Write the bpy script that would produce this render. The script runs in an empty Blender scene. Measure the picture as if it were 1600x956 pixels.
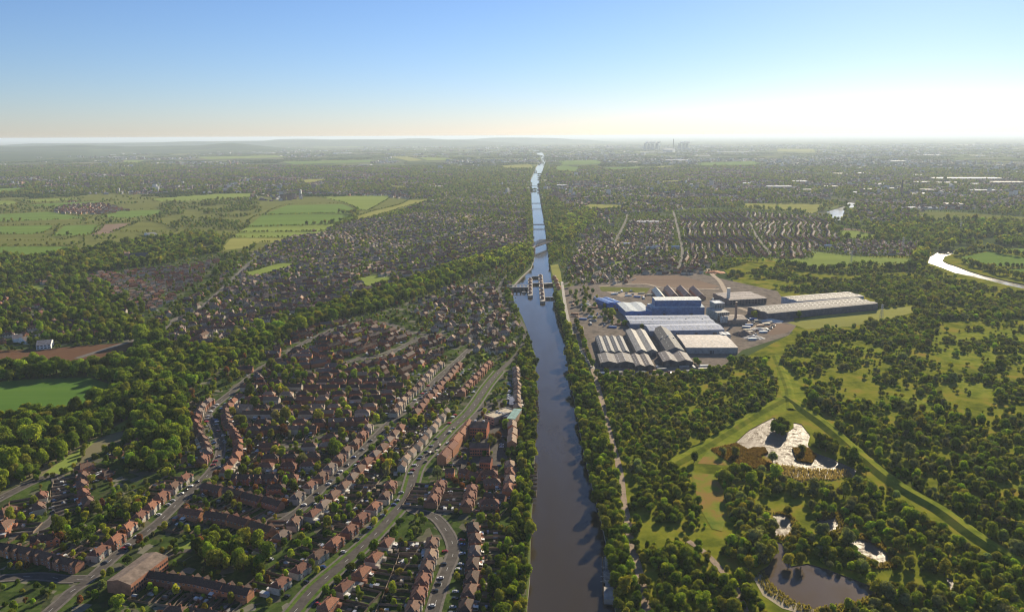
import bpy, math, random
import numpy as np
from mathutils import Vector, Matrix, kdtree
from mathutils.geometry import delaunay_2d_cdt

# ------------------------------------------------------------------ camera, sky, sun, exposure
S = bpy.context.scene
W0, H0, F0 = 1600.0, 956.0, 1244.4
CAMH = 280.0
PITCH = math.radians(12.05)
ROLL = math.radians(-0.30)
SUN_AZ, SUN_EL = 27.5, 21.0          # clockwise from the view direction, above the horizon
HAZE_DENSITY = 3.8e-5
HAZE_COLOR = (0.74, 0.87, 1.0, 1)
EXPOSURE = 0.85
SKY_STRENGTH = 0.064
SUN_STRENGTH = 5.0

cd = bpy.data.cameras.new('camera')
cam = bpy.data.objects.new('camera', cd); S.collection.objects.link(cam)
cd.sensor_width = 36.0; cd.lens = 36.0 * F0 / W0
cd.clip_start = 1.0; cd.clip_end = 250000.0
CM = Matrix.Rotation(math.pi/2 - PITCH, 4, 'X') @ Matrix.Rotation(ROLL, 4, 'Z')
cam.matrix_world = Matrix.Translation((0, 0, CAMH)) @ CM
S.camera = cam

wd = bpy.data.worlds.new('World'); S.world = wd; wd.use_nodes = True
nt = wd.node_tree; bg = nt.nodes['Background']
sky = nt.nodes.new('ShaderNodeTexSky'); sky.sky_type = 'NISHITA'; sky.sun_disc = False
sky.sun_elevation = math.radians(SUN_EL); sky.sun_rotation = math.radians(SUN_AZ)
sky.altitude = 280; sky.air_density = 1.0; sky.dust_density = 0.12; sky.ozone_density = 6.0
tn = nt.nodes.new('ShaderNodeVectorMath'); tn.operation = 'MULTIPLY'; tn.inputs[1].default_value = (1.05, .955, 1.02)
nt.links.new(sky.outputs[0], tn.inputs[0]); nt.links.new(tn.outputs[0], bg.inputs[0]); bg.inputs[1].default_value = SKY_STRENGTH
sl = bpy.data.lights.new('sun', 'SUN'); sl.energy = SUN_STRENGTH; sl.angle = math.radians(0.5); sl.color = (1.0, 0.86, 0.62)
so = bpy.data.objects.new('sun', sl); S.collection.objects.link(so)
sd = Vector((math.sin(math.radians(SUN_AZ))*math.cos(math.radians(SUN_EL)), math.cos(math.radians(SUN_AZ))*math.cos(math.radians(SUN_EL)), math.sin(math.radians(SUN_EL))))
so.rotation_euler = sd.to_track_quat('Z', 'Y').to_euler(); so.location = (0, 0, 400)
S.view_settings.view_transform = 'Standard'; S.view_settings.look = 'None'
S.view_settings.exposure = EXPOSURE; S.view_settings.gamma = 1.0
cy = S.cycles
cy.max_bounces = 5; cy.diffuse_bounces = 2; cy.glossy_bounces = 2; cy.transmission_bounces = 2
cy.transparent_max_bounces = 4; cy.volume_bounces = 0
cy.use_denoising = True; cy.caustics_reflective = False; cy.caustics_refractive = False
cy.sample_clamp_indirect = 4.0; cy.pixel_filter_type = 'BLACKMAN_HARRIS'; cy.filter_width = 1.15

# ------------------------------------------------------------------ plan helpers
RM = np.array(CM.to_3x3())
def G(px, py, z=0.0):
    """the point of the plan (at height z) that was surveyed at this place of the photograph"""
    d = RM @ np.array([(px-800)/F0, -(py-478)/F0, -1.0])
    t = (z-CAMH)/d[2]
    return np.array([d[0]*t, d[1]*t, z])
def GA(pts, z=0.0):
    return np.array([G(a, b, z)[:2] for a, b in pts])
def PR(X, Y, Z=0.0):
    """how the points of the plan lie on the survey"""
    X = np.asarray(X, float); Y = np.asarray(Y, float); Z = np.broadcast_to(np.asarray(Z, float), X.shape)
    P = np.stack([X, Y, Z-CAMH], -1) @ RM
    zc = np.maximum(-P[..., 2], 1e-3)
    return 800+F0*P[..., 0]/zc, 478-F0*P[..., 1]/zc, -P[..., 2]
def inpoly(px, py, poly):
    px = np.asarray(px, float); py = np.asarray(py, float); r = np.zeros(px.shape, bool); n = len(poly)
    for i in range(n):
        x1, y1 = poly[i]; x2, y2 = poly[(i+1) % n]
        if y1 == y2: continue
        c = ((y1 > py) != (y2 > py)) & (px < (x2-x1)*(py-y1)/(y2-y1)+x1)
        r ^= c
    return r
def smooth(pts, step=8.0):
    """Catmull-Rom through 2-D points, resampled"""
    P = [np.array(p, float) for p in pts]; P = [2*P[0]-P[1]] + P + [2*P[-1]-P[-2]]; out = []
    for i in range(1, len(P)-2):
        n = max(2, int(np.linalg.norm(P[i+1]-P[i])/step))
        for k in range(n):
            t = k/n; a, b, c, d = P[i-1], P[i], P[i+1], P[i+2]
            out.append(0.5*(2*b+(c-a)*t+(2*a-5*b+4*c-d)*t*t+(3*b-a-3*c+d)*t**3))
    out.append(P[-2]); return np.array(out)
def resample(L, step, off=0.0):
    seg = np.linalg.norm(np.diff(L, axis=0), axis=1); s = np.concatenate([[0], np.cumsum(seg)])
    if s[-1] < step: return np.array([L[0]*.5+L[-1]*.5]), np.array([math.atan2(*(L[-1]-L[0])[::-1])])
    n = max(1, int(round((s[-1]-off)/step))); t = off+(np.arange(n)+.5)*(s[-1]-off)/n
    x = np.interp(t, s, L[:, 0]); y = np.interp(t, s, L[:, 1])
    x2 = np.interp(t+2, s, L[:, 0]); y2 = np.interp(t+2, s, L[:, 1]); x1 = np.interp(t-2, s, L[:, 0]); y1 = np.interp(t-2, s, L[:, 1])
    return np.stack([x, y], 1), np.arctan2(y2-y1, x2-x1)
rs = np.random.RandomState(7); random.seed(7)
_h = np.random.RandomState(3).rand(256, 256)
def vnoise(x, y, s):
    x = np.asarray(x)/s+1000; y = np.asarray(y)/s+1000
    xi = np.floor(x).astype(int); yi = np.floor(y).astype(int); fx = x-xi; fy = y-yi
    fx = fx*fx*(3-2*fx); fy = fy*fy*(3-2*fy); g = lambda a, b: _h[a % 256, b % 256]
    return (g(xi, yi)*(1-fx)+g(xi+1, yi)*fx)*(1-fy)+(g(xi, yi+1)*(1-fx)+g(xi+1, yi+1)*fx)*fy

# ------------------------------------------------------------------ materials
def mat(name, col=(.5, .5, .5), rough=.85, noise=None, var=.25, src=None, spec=.3, metal=0.0, emit=None, bump=0.0):
    """src: None | 'object' (object colour) | 'col' (mesh colour) ; noise: size in metres of the mottling"""
    m = bpy.data.materials.new(name); m.use_nodes = True; t = m.node_tree; b = t.nodes['Principled BSDF']
    b.inputs['Roughness'].default_value = rough; b.inputs['Specular IOR Level'].default_value = spec
    b.inputs['Metallic'].default_value = metal
    N = t.nodes.new; L = t.links.new
    if src == 'object': c = N('ShaderNodeObjectInfo').outputs['Color']
    elif src == 'col':
        a = N('ShaderNodeAttribute'); a.attribute_name = 'col'; c = a.outputs['Color']
    else:
        r = N('ShaderNodeRGB'); r.outputs[0].default_value = (*col, 1); c = r.outputs[0]
    if noise:
        g = N('ShaderNodeNewGeometry'); n1 = N('ShaderNodeTexNoise'); n1.inputs['Scale'].default_value = 1.0/noise
        n1.inputs['Detail'].default_value = 4; n1.inputs['Roughness'].default_value = .65
        L(g.outputs['Position'], n1.inputs['Vector'])
        mr = N('ShaderNodeMapRange'); mr.inputs[1].default_value = .3; mr.inputs[2].default_value = .7
        mr.inputs[3].default_value = 1-var; mr.inputs[4].default_value = 1+var; L(n1.outputs[0], mr.inputs[0])
        mx = N('ShaderNodeVectorMath'); mx.operation = 'SCALE'; L(c, mx.inputs[0]); L(mr.outputs[0], mx.inputs['Scale']); c = mx.outputs[0]
        if bump:
            bp = N('ShaderNodeBump'); bp.inputs['Distance'].default_value = bump; L(n1.outputs[0], bp.inputs['Height']); L(bp.outputs[0], b.inputs['Normal'])
    L(c, b.inputs['Base Color'])
    return m
def ramp_mat(name, size, stops, detail=5, rough=.95, voronoi=None, vst=None, vmix=.6, stretch=None):
    m = bpy.data.materials.new(name); m.use_nodes = True; t = m.node_tree; b = t.nodes['Principled BSDF']
    b.inputs['Roughness'].default_value = 1.0; b.inputs['Specular IOR Level'].default_value = 0.0
    N = t.nodes.new; L = t.links.new; g = N('ShaderNodeNewGeometry'); pos = g.outputs['Position']
    if stretch:
        mp = N('ShaderNodeMapping'); mp.inputs['Rotation'].default_value = (0, 0, stretch[0]); mp.inputs['Scale'].default_value = (stretch[1], 1, 1); L(pos, mp.inputs[0]); pos = mp.outputs[0]
    n = N('ShaderNodeTexNoise'); n.inputs['Scale'].default_value = 1/size; n.inputs['Detail'].default_value = detail; n.inputs['Roughness'].default_value = .62; L(pos, n.inputs['Vector'])
    r = N('ShaderNodeValToRGB'); L(n.outputs[0], r.inputs[0]); e = r.color_ramp.elements
    while len(e) < len(stops): e.new(.5)
    for q, (p, c) in zip(e, stops): q.position = p; q.color = (*c, 1)
    c = r.outputs[0]
    if voronoi:
        v = N('ShaderNodeTexVoronoi'); v.inputs['Scale'].default_value = 1/voronoi; L(pos, v.inputs['Vector'])
        sp = N('ShaderNodeSeparateColor'); L(v.outputs['Color'], sp.inputs[0])
        r2 = N('ShaderNodeValToRGB'); r2.color_ramp.interpolation = 'CONSTANT'; L(sp.outputs[0], r2.inputs[0]); e = r2.color_ramp.elements
        while len(e) < len(vst): e.new(.5)
        for q, (p, cc) in zip(e, vst): q.position = p; q.color = (*cc, 1)
        mx = N('ShaderNodeMix'); mx.data_type = 'RGBA'; mx.inputs[0].default_value = vmix; L(c, mx.inputs[6]); L(r2.outputs[0], mx.inputs[7]); c = mx.outputs[2]
    L(c, b.inputs['Base Color']); return m
def leaf_mat(name, src):
    m = bpy.data.materials.new(name); m.use_nodes = True; t = m.node_tree; t.nodes.remove(t.nodes['Principled BSDF'])
    N = t.nodes.new; L = t.links.new; out = t.nodes['Material Output']
    if src == 'object': c = N('ShaderNodeObjectInfo').outputs['Color']
    else:
        a = N('ShaderNodeAttribute'); a.attribute_type = 'INSTANCER'; a.attribute_name = 'tint'; c = a.outputs['Color']
    g = N('ShaderNodeNewGeometry'); n1 = N('ShaderNodeTexNoise'); n1.inputs['Scale'].default_value = .45; n1.inputs['Detail'].default_value = 3; L(g.outputs['Position'], n1.inputs['Vector'])
    mr = N('ShaderNodeMapRange'); mr.inputs[1].default_value = .32; mr.inputs[2].default_value = .68; mr.inputs[3].default_value = .62; mr.inputs[4].default_value = 1.4; L(n1.outputs[0], mr.inputs[0])
    mx = N('ShaderNodeVectorMath'); mx.operation = 'SCALE'; L(c, mx.inputs[0]); L(mr.outputs[0], mx.inputs['Scale']); c = mx.outputs[0]
    d = N('ShaderNodeBsdfDiffuse'); L(c, d.inputs[0])
    tr = N('ShaderNodeBsdfTranslucent'); ml = N('ShaderNodeVectorMath'); ml.operation = 'MULTIPLY'; ml.inputs[1].default_value = (1.6, 1.5, .5); L(c, ml.inputs[0]); L(ml.outputs[0], tr.inputs[0])
    ms = N('ShaderNodeMixShader'); ms.inputs[0].default_value = .40; L(d.outputs[0], ms.inputs[1]); L(tr.outputs[0], ms.inputs[2])
    L(ms.outputs[0], out.inputs[0]); return m
def water_mat(name, col, rough, bumps, strength, spec=.5):
    m = bpy.data.materials.new(name); m.use_nodes = True; t = m.node_tree; b = t.nodes['Principled BSDF']
    b.inputs['Base Color'].default_value = (*col, 1); b.inputs['Roughness'].default_value = rough; b.inputs['IOR'].default_value = 1.33
    b.inputs['Specular IOR Level'].default_value = spec
    N = t.nodes.new; L = t.links.new; g = N('ShaderNodeNewGeometry'); n1 = N('ShaderNodeTexNoise'); n1.inputs['Scale'].default_value = 1/bumps; n1.inputs['Detail'].default_value = 3
    L(g.outputs['Position'], n1.inputs['Vector']); bp = N('ShaderNodeBump'); bp.inputs['Distance'].default_value = strength; L(n1.outputs[0], bp.inputs['Height']); L(bp.outputs[0], b.inputs['Normal'])
    return m

M = {}
M['roof'] = mat('roof_tiles', noise=.7, var=.4, src='object', rough=.85, spec=.15)
M['wall'] = mat('house_wall', noise=1.3, var=.2, src='object')
M['stuffcol'] = mat('building_colours', noise=1.5, var=.28, src='col', rough=.85, spec=.15)
M['white'] = mat('white_paint', (.75, .74, .7), .5)
M['glass'] = mat('window_glass', (.03, .04, .05), .12, spec=.6)
M['door'] = mat('painted_door', rough=.5, src='object')
M['chimney'] = mat('chimney_brick', (.28, .12, .07), noise=.5)
M['bark'] = mat('bark', (.09, .065, .045), noise=.6)
M['leafO'] = leaf_mat('leaves', 'object'); M['leafI'] = leaf_mat('leaves_mass', 'inst')
M['asphalt'] = mat('asphalt', (.085, .075, .066), .95, noise=5, var=.3, spec=.12)
M['pave'] = mat('pavement', (.125, .11, .095), .9, noise=3, var=.25)
M['street'] = mat('worn_asphalt', (.14, .125, .11), .95, noise=5, var=.25, spec=.15)
M['skyl'] = mat('rooflight', (.40, .41, .42), .6, spec=.3)
M['paint'] = mat('road_paint', (.7, .7, .68), .7)
M['verge'] = ramp_mat('verge_grass', 6, [(.3, (.05, .09, .02)), (.5, (.09, .14, .028)), (.7, (.13, .17, .045))])
M['dirt'] = mat('dirt_track', (.27, .20, .14), .95, noise=4, var=.3)
M['concrete'] = mat('concrete', (.33, .30, .26), .9, noise=5, var=.25)
M['metal'] = mat('painted_metal', src='object', rough=.6, noise=5, var=.3, spec=.3)
M['roofmetal'] = mat('metal_roof', src='object', rough=.8, noise=3.5, var=.42, spec=.2)
M['carpaint'] = mat('car_paint', src='object', rough=.25, spec=.6)
M['tyre'] = mat('rubber', (.02, .02, .02), .9)
M['wood'] = mat('weathered_wood', (.22, .15, .10), noise=1.0, src=None)
M['gardens'] = ramp_mat('garden_plots', 5, [(.25, (0.023, 0.037, 0.012)), (.42, (0.046, 0.068, 0.018)), (.55, (0.092, 0.121, 0.030)), (.68, (0.138, 0.116, 0.075)), (.85, (0.299, 0.242, 0.190))],
    voronoi=8.5, vst=[(0, (.03, .055, .014)), (.32, (.065, .105, .022)), (.55, (.045, .05, .03)), (.68, (.15, .13, .11)), (.82, (.25, .22, .19)), (.88, (.055, .09, .02))], vmix=.6)
M['rough'] = ramp_mat('rough_grass', 26, [(.28, (0.052, 0.068, 0.011)), (.42, (0.120, 0.142, 0.016)), (.53, (0.195, 0.205, 0.023)), (.64, (0.255, 0.205, 0.036)), (.78, (0.255, 0.142, 0.045))], detail=11)
M['meadow'] = ramp_mat('meadow', 16, [(.28, (0.076, 0.104, 0.013)), (.42, (0.135, 0.171, 0.020)), (.55, (0.212, 0.233, 0.028)), (.72, (0.288, 0.245, 0.049))], detail=11)
far_stops = [(0, (.06, .085, .03)), (.18, (.085, .12, .04)), (.36, (.15, .19, .055)), (.5, (.13, .12, .10)), (.64, (.07, .10, .04)), (.76, (.25, .27, .08)), (.86, (.24, .20, .13)), (.94, (.16, .15, .13))]
M['ground'] = ramp_mat('countryside', 260, [(.3, (0.037, 0.056, 0.023)), (.45, (0.065, 0.094, 0.033)), (.55, (0.102, 0.121, 0.045)), (.7, (0.131, 0.114, 0.076))], detail=9, voronoi=330, vst=far_stops, vmix=.6)
M['canal'] = water_mat('canal_water', (.046, .036, .023), .09, 2.0, .045, spec=.36)
M['riverw'] = water_mat('river_water', (.05, .045, .035), .16, 3.0, .14)
M['pond'] = water_mat('pond_water', (.20, .155, .11), .40, 1.4, .3, spec=.3)
M['pondb'] = water_mat('muddy_pond_water', (.11, .082, .055), .06, 3.0, .02, spec=.4)
def shallow(m, scale=.22, lo=.0, hi=.085, stretch=1.0):
    t = m.node_tree; b = t.nodes['Principled BSDF']; g = t.nodes.new('ShaderNodeNewGeometry'); n = t.nodes.new('ShaderNodeTexNoise'); n.inputs['Scale'].default_value = scale; n.inputs['Detail'].default_value = 7; n.inputs['Roughness'].default_value = .7
    r_ = t.nodes.new('ShaderNodeMapRange'); r_.inputs[1].default_value = .40; r_.inputs[2].default_value = .58; r_.inputs[3].default_value = lo; r_.inputs[4].default_value = hi; mp = t.nodes.new('ShaderNodeMapping'); mp.inputs['Scale'].default_value = (1, stretch, 1); t.links.new(g.outputs['Position'], mp.inputs[0]); t.links.new(mp.outputs[0], n.inputs['Vector']); t.links.new(n.outputs[0], r_.inputs[0]); t.links.new(r_.outputs[0], b.inputs['Specular IOR Level'])
shallow(M['pond']); shallow(M['canal'], .05, .27, .42, .25); shallow(M['riverw'], .03, .04, .40, .5); shallow(M['pondb'], .06, .2, .45)
M['mud'] = mat('pond_mud', (.16, .11, .075), .75, noise=3, var=.35)
M['sand'] = mat('sand_shore', (.32, .265, .17), .9, noise=4, var=.15)
M['hill'] = ramp_mat('hill_cover', 900, [(.3, (.03, .05, .03)), (.5, (.05, .08, .035)), (.66, (.10, .13, .05)), (.8, (.16, .15, .08))], detail=8)

# ------------------------------------------------------------------ mesh builder and object helpers
class MB:
    def __init__(s): s.v = []; s.f = []; s.m = []; s.c = []
    def face(s, pts, mi=0, col=None):
        n = len(s.v); s.v += [tuple(p) for p in pts]; s.f.append(tuple(range(n, n+len(pts)))); s.m.append(mi); s.c.append(col or (.5, .5, .5))
    def box(s, x0, x1, y0, y1, z0, z1, mi=0, col=None, bottom=False):
        A = [(x0, y0), (x1, y0), (x1, y1), (x0, y1)]
        for i in range(4):
            a = A[i]; b = A[(i+1) % 4]; s.face([(*a, z0), (*b, z0), (*b, z1), (*a, z1)], mi, col)
        s.face([(*a, z1) for a in A], mi, col)
        if bottom: s.face([(*a, z0) for a in A[::-1]], mi, col)
    def cyl(s, x, y, z0, z1, r0, r1=None, n=10, mi=0, cap=True, col=None):
        r1 = r0 if r1 is None else r1
        A = [(x+r0*math.cos(2*math.pi*i/n), y+r0*math.sin(2*math.pi*i/n), z0) for i in range(n)]
        B = [(x+r1*math.cos(2*math.pi*i/n), y+r1*math.sin(2*math.pi*i/n), z1) for i in range(n)]
        for i in range(n): j = (i+1) % n; s.face([A[i], A[j], B[j], B[i]], mi, col)
        if cap: s.face(B, mi, col)
    def bar(s, p, q, w, h=None, mi=0):
        p = Vector(p); q = Vector(q); d = (q-p).normalized(); h = h or w
        u = d.cross(Vector((0, 0, 1)));  u = (u if u.length > .01 else Vector((1, 0, 0))).normalized()*w/2; v = d.cross(u).normalized()*h/2
        A = [p+u+v, p-u+v, p-u-v, p+u-v]; B = [a+(q-p) for a in A]
        for i in range(4): j = (i+1) % 4; s.face([A[i], A[j], B[j], B[i]], mi)
        s.face(A, mi); s.face(B[::-1], mi)
    def mesh(s, name, mats, smooth=False, color=False):
        me = bpy.data.meshes.new(name); me.from_pydata(s.v, [], s.f)
        for m in mats: me.materials.append(m)
        me.polygons.foreach_set('material_index', s.m)
        if smooth: me.polygons.foreach_set('use_smooth', [True]*len(s.f))
        if color:
            a = me.color_attributes.new('col', 'FLOAT_COLOR', 'CORNER'); cc = []
            for f, c in zip(s.f, s.c): cc += [c[0], c[1], c[2], 1.0]*len(f)
            a.data.foreach_set('color', cc)
        me.update(); return me
LK = S.collection.objects.link
def ob(name, me, parent=None, color=None, loc=None, rz=None, mw=None):
    o = bpy.data.objects.new(name, me); LK(o)
    if parent is not None: o.parent = parent
    if color is not None: o.color = (*color[:3], 1)
    if loc is not None: o.location = loc
    if rz is not None: o.rotation_euler = (0, 0, rz)
    return o
def root(name, label, cat, loc, rz=0, group=None, scale=None):
    o = ob(name, None, loc=loc, rz=rz); tag(o, label, cat, group)
    if scale: o.scale = scale
    return o
def tag(o, label=None, cat=None, group=None, kind=None):
    if label: o['label'] = label
    if cat: o['category'] = cat
    if group: o['group'] = group
    if kind: o['kind'] = kind
    return o
def struct(o): o['kind'] = 'structure'; return o
_ones = 'first second third fourth fifth sixth seventh eighth ninth tenth eleventh twelfth thirteenth fourteenth fifteenth sixteenth seventeenth eighteenth nineteenth'.split()
_tens = ['', '', 'twenty', 'thirty', 'forty', 'fifty', 'sixty', 'seventy', 'eighty', 'ninety']
def ordn(n):
    if n > 99: return 'one-hundred-' + (ordn(n-100) if n > 100 else 'th')
    if n < 20: return _ones[n-1]
    t, u = divmod(n, 10)
    return (_tens[t][:-1]+'ieth') if u == 0 else _tens[t]+'-'+_ones[u-1]

# ------------------------------------------------------------------ the plan: water outlines (all in survey marks)
canal_L = [(822, 975), (824, 940), (828, 900), (829, 850), (831, 800), (834, 740), (836, 700), (837, 650), (838, 600), (836, 560), (829, 530), (816, 495), (803, 470), (799, 458), (802, 446), (815, 432), (830, 418), (835, 402), (833.5, 380), (833.5, 350), (830.5, 320), (827.5, 298), (829, 281), (837, 262), (846, 250), (845, 246), (838, 240), (828.5, 232)]
canal_R = [(964, 975), (960, 940), (953, 900), (949, 858), (938, 805), (923, 750), (911, 700), (902, 650), (893, 600), (885, 550), (880, 512), (871, 480), (866, 455), (861, 430), (858, 400), (855, 380), (852, 350), (847, 330), (843.5, 310), (841, 292), (845, 275), (851, 256), (854, 247), (848, 239), (833, 231.5)]
river_low = [(1546, 383.5), (1511, 387), (1486, 392), (1466, 393), (1448.5, 403), (1451, 411), (1471, 418), (1491, 426), (1521, 432.5), (1545, 438), (1575, 446), (1610, 453), (1610, 446), (1575, 439), (1537, 430), (1514, 423), (1496, 416), (1480, 411), (1473, 407), (1476, 401), (1494, 395), (1516, 390.5)]
river_up = [(1325.5, 315.5), (1343, 317.5), (1333, 324), (1320.5, 328.5), (1317, 335.5), (1320.5, 344), (1305.5, 344.5), (1293, 338), (1291.7, 330), (1308, 325.5), (1322, 320.5)]
river_far = [(1168, 293), (1184, 295), (1186, 299), (1172, 300), (1165, 296)]
pondA = [(1148, 692), (1170, 672), (1190, 661), (1208, 652), (1216, 655), (1210, 668), (1228, 676), (1240, 668), (1240, 660), (1252, 662), (1266, 680), (1262, 694), (1270, 706), (1302, 717), (1338, 734), (1334, 747), (1318, 742), (1300, 752), (1278, 744), (1252, 754), (1236, 745), (1222, 741), (1212, 730), (1203, 716), (1190, 710), (1172, 709), (1158, 702)]
pondB = [(1187, 892), (1200, 884), (1214, 862), (1213, 845), (1222, 848), (1228, 868), (1236, 884), (1262, 880), (1290, 888), (1330, 903), (1368, 918), (1366, 932), (1340, 941), (1302, 950), (1275, 952), (1240, 940), (1210, 920)]
pondC = [(1328, 846), (1345, 838), (1362, 848), (1374, 852), (1392, 868), (1396, 880), (1372, 884), (1350, 873), (1334, 866)]
pondD = [(1208, 804), (1228, 802), (1234, 812), (1246, 820), (1240, 834), (1226, 842), (1212, 838)]
pondE = [(1276, 812), (1294, 808), (1308, 802), (1318, 816), (1312, 830), (1300, 836), (1284, 832)]
pondF = [(1478, 902), (1488, 904), (1494, 918), (1486, 922)]
canal_poly = canal_L + canal_R[::-1]
WATERS = [('canal_water', canal_poly, 'canal', -2.6), ('river_water', river_low, 'riverw', -1.6), ('river_water', river_up, 'riverw', -1.6), ('river_water', river_far, 'riverw', -1.2),
          ('pond_water', pondA, 'pond', -.45), ('pond_water', pondB, 'pondb', -.45), ('pond_water', pondC, 'pond', -.45), ('pond_water', pondD, 'pond', -.45), ('pond_water', pondE, 'pond', -.45), ('pond_water', pondF, 'pond', -.45)]

def build_ground():
    E = 110000.0; pts = [(-E, -1500), (E, -1500), (E, 110000), (-E, 110000)]; edges = [(0, 1), (1, 2), (2, 3), (3, 0)]; polys = []
    for nm, pl, mt, z in WATERS:
        w = GA(pl); n = len(pts); pts += [tuple(p) for p in w]; edges += [(n+i, n+(i+1) % len(w)) for i in range(len(w))]; polys.append(w)
        base = MB(); base.face([(a, b, z) for a, b in w]); struct(ob(nm, base.mesh(nm, [M[mt]])))
        bk = MB()
        for i in range(len(w)):
            a, b = w[i], w[(i+1) % len(w)]; bk.face([(*a, z-.4), (*b, z-.4), (*b, 0), (*a, 0)])
        struct(ob(nm.split('_')[0]+'_bank', bk.mesh('bank', [M['concrete'] if mt == 'canal' else M['mud']])))
    sc = 1000.0
    r = delaunay_2d_cdt([Vector((p[0]/sc, p[1]/sc)) for p in pts], edges, [], 0, 1e-7)
    V = np.array([(v.x*sc, v.y*sc) for v in r[0]]); T = r[2]; keep = []
    cen = np.array([V[list(t)].mean(0) for t in T]); bad = np.zeros(len(T), bool)
    for w in polys: bad |= inpoly(cen[:, 0], cen[:, 1], w)
    me = bpy.data.meshes.new('ground'); me.from_pydata([(a, b, 0) for a, b in V], [], [tuple(t) for t, k in zip(T, bad) if not k]); me.materials.append(M['ground'])
    me.update(); struct(ob('ground', me))
build_ground()

def haze():
    b = MB(); b.box(-112000, 112000, -2500, 112000, -4, 291, bottom=True); m = bpy.data.materials.new('haze'); m.use_nodes = True; t = m.node_tree
    t.nodes.remove(t.nodes['Principled BSDF']); v = t.nodes.new('ShaderNodeVolumePrincipled'); v.inputs['Color'].default_value = HAZE_COLOR; v.inputs['Density'].default_value = HAZE_DENSITY; v.inputs['Anisotropy'].default_value = .2
    t.links.new(v.outputs[0], t.nodes['Material Output'].inputs['Volume']); o = ob('haze', b.mesh('haze', [m])); o['kind'] = 'stuff'
haze()

def hills():
    """low ridges closing the plain"""
    m = MB()
    for (az0, az1, D, hh, seed) in [(-45, -14, 19000, 150, 1), (-36, 2, 27000, 190, 2), (-20, 8, 33000, 210, 4), (-50, -25, 15500, 70, 5)]:
        n = 90; R = []
        for i in range(n+1):
            t = i/n; az = math.radians(az0+(az1-az0)*t); e = min(1, 6*t, 6*(1-t)); e = e*e*(3-2*e)
            h = hh*e*(.55+.45*float(vnoise(i*1.0+seed*50, seed*9.7, 9)) + .12*float(vnoise(i*1.0, seed*3.1, 2.5)))
            R.append([( (D+dd)*math.sin(az), (D+dd)*math.cos(az), z) for dd, z in ((-3500, -1), (-1500, h*.45), (0, h*.9), (900, h), (3500, -1))])
        for i in range(n):
            for k in range(4): m.face([R[i][k], R[i+1][k], R[i+1][k+1], R[i][k+1]])
    o = struct(ob('hills', m.mesh('hills', [M['hill']], smooth=True)))
hills()

# ------------------------------------------------------------------ sheets: fields, gardens, yards
FIELD_POLYS = []
def sheet(name, pl, mt, z=.05, avoid=True):
    w = GA(pl); pts = [tuple(p/1000) for p in w]; edges = [(i, (i+1) % len(w)) for i in range(len(w))]; holes = []
    for q in WATERS:
        wq = GA(q[1])
        if (wq.min(0) < w.max(0)).all() and (wq.max(0) > w.min(0)).all():
            n = len(pts); pts += [tuple(p/1000) for p in wq]; edges += [(n+i, n+(i+1) % len(wq)) for i in range(len(wq))]; holes.append(wq)
    r = delaunay_2d_cdt([Vector(p) for p in pts], edges, [], 0, 1e-7)
    V = np.array([(v.x*1000, v.y*1000) for v in r[0]]); T = [list(t) for t in r[2]]; cen = np.array([V[t].mean(0) for t in T])
    ok = inpoly(cen[:, 0], cen[:, 1], w)
    for h in holes: ok &= ~inpoly(cen[:, 0], cen[:, 1], h)
    me = bpy.data.meshes.new(name); me.from_pydata([(a, b, z) for a, b in V], [], [t for t, k in zip(T, ok) if k]); me.materials.append(M[mt]); me.update()
    struct(ob(name, me))
    if avoid: FIELD_POLYS.append(pl)
def crop_mat(name, col, rz, var=.16, size=60):
    c = np.array(col); M[name] = ramp_mat(name, size, [(.3, tuple(c*(1-var))), (.5, tuple(c)), (.72, tuple(c*(1+var)+np.array([.012, .008, 0])))], detail=8, stretch=(rz, .12))
    return name
crop_mat('crop_deep', (.085, .165, .03), .3); crop_mat('crop_mid', (.14, .215, .045), -.4); crop_mat('crop_light', (.21, .265, .06), .8)
crop_mat('crop_yellow', (.27, .27, .075), .1); crop_mat('ploughed', (0.133, 0.074, 0.045), 1.2, var=.12); crop_mat('crop_olive', (0.154, 0.168, 0.045), .5); crop_mat('ploughed_pale', (.24, .175, .13), .2)
M['scrub_orange'] = ramp_mat('scrub_orange', 22, [(.3, (.10, .15, .025)), (.45, (.20, .22, .035)), (.55, (.26, .18, .05)), (.68, (.30, .17, .07)), (.8, (.16, .17, .04))], detail=10)
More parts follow.
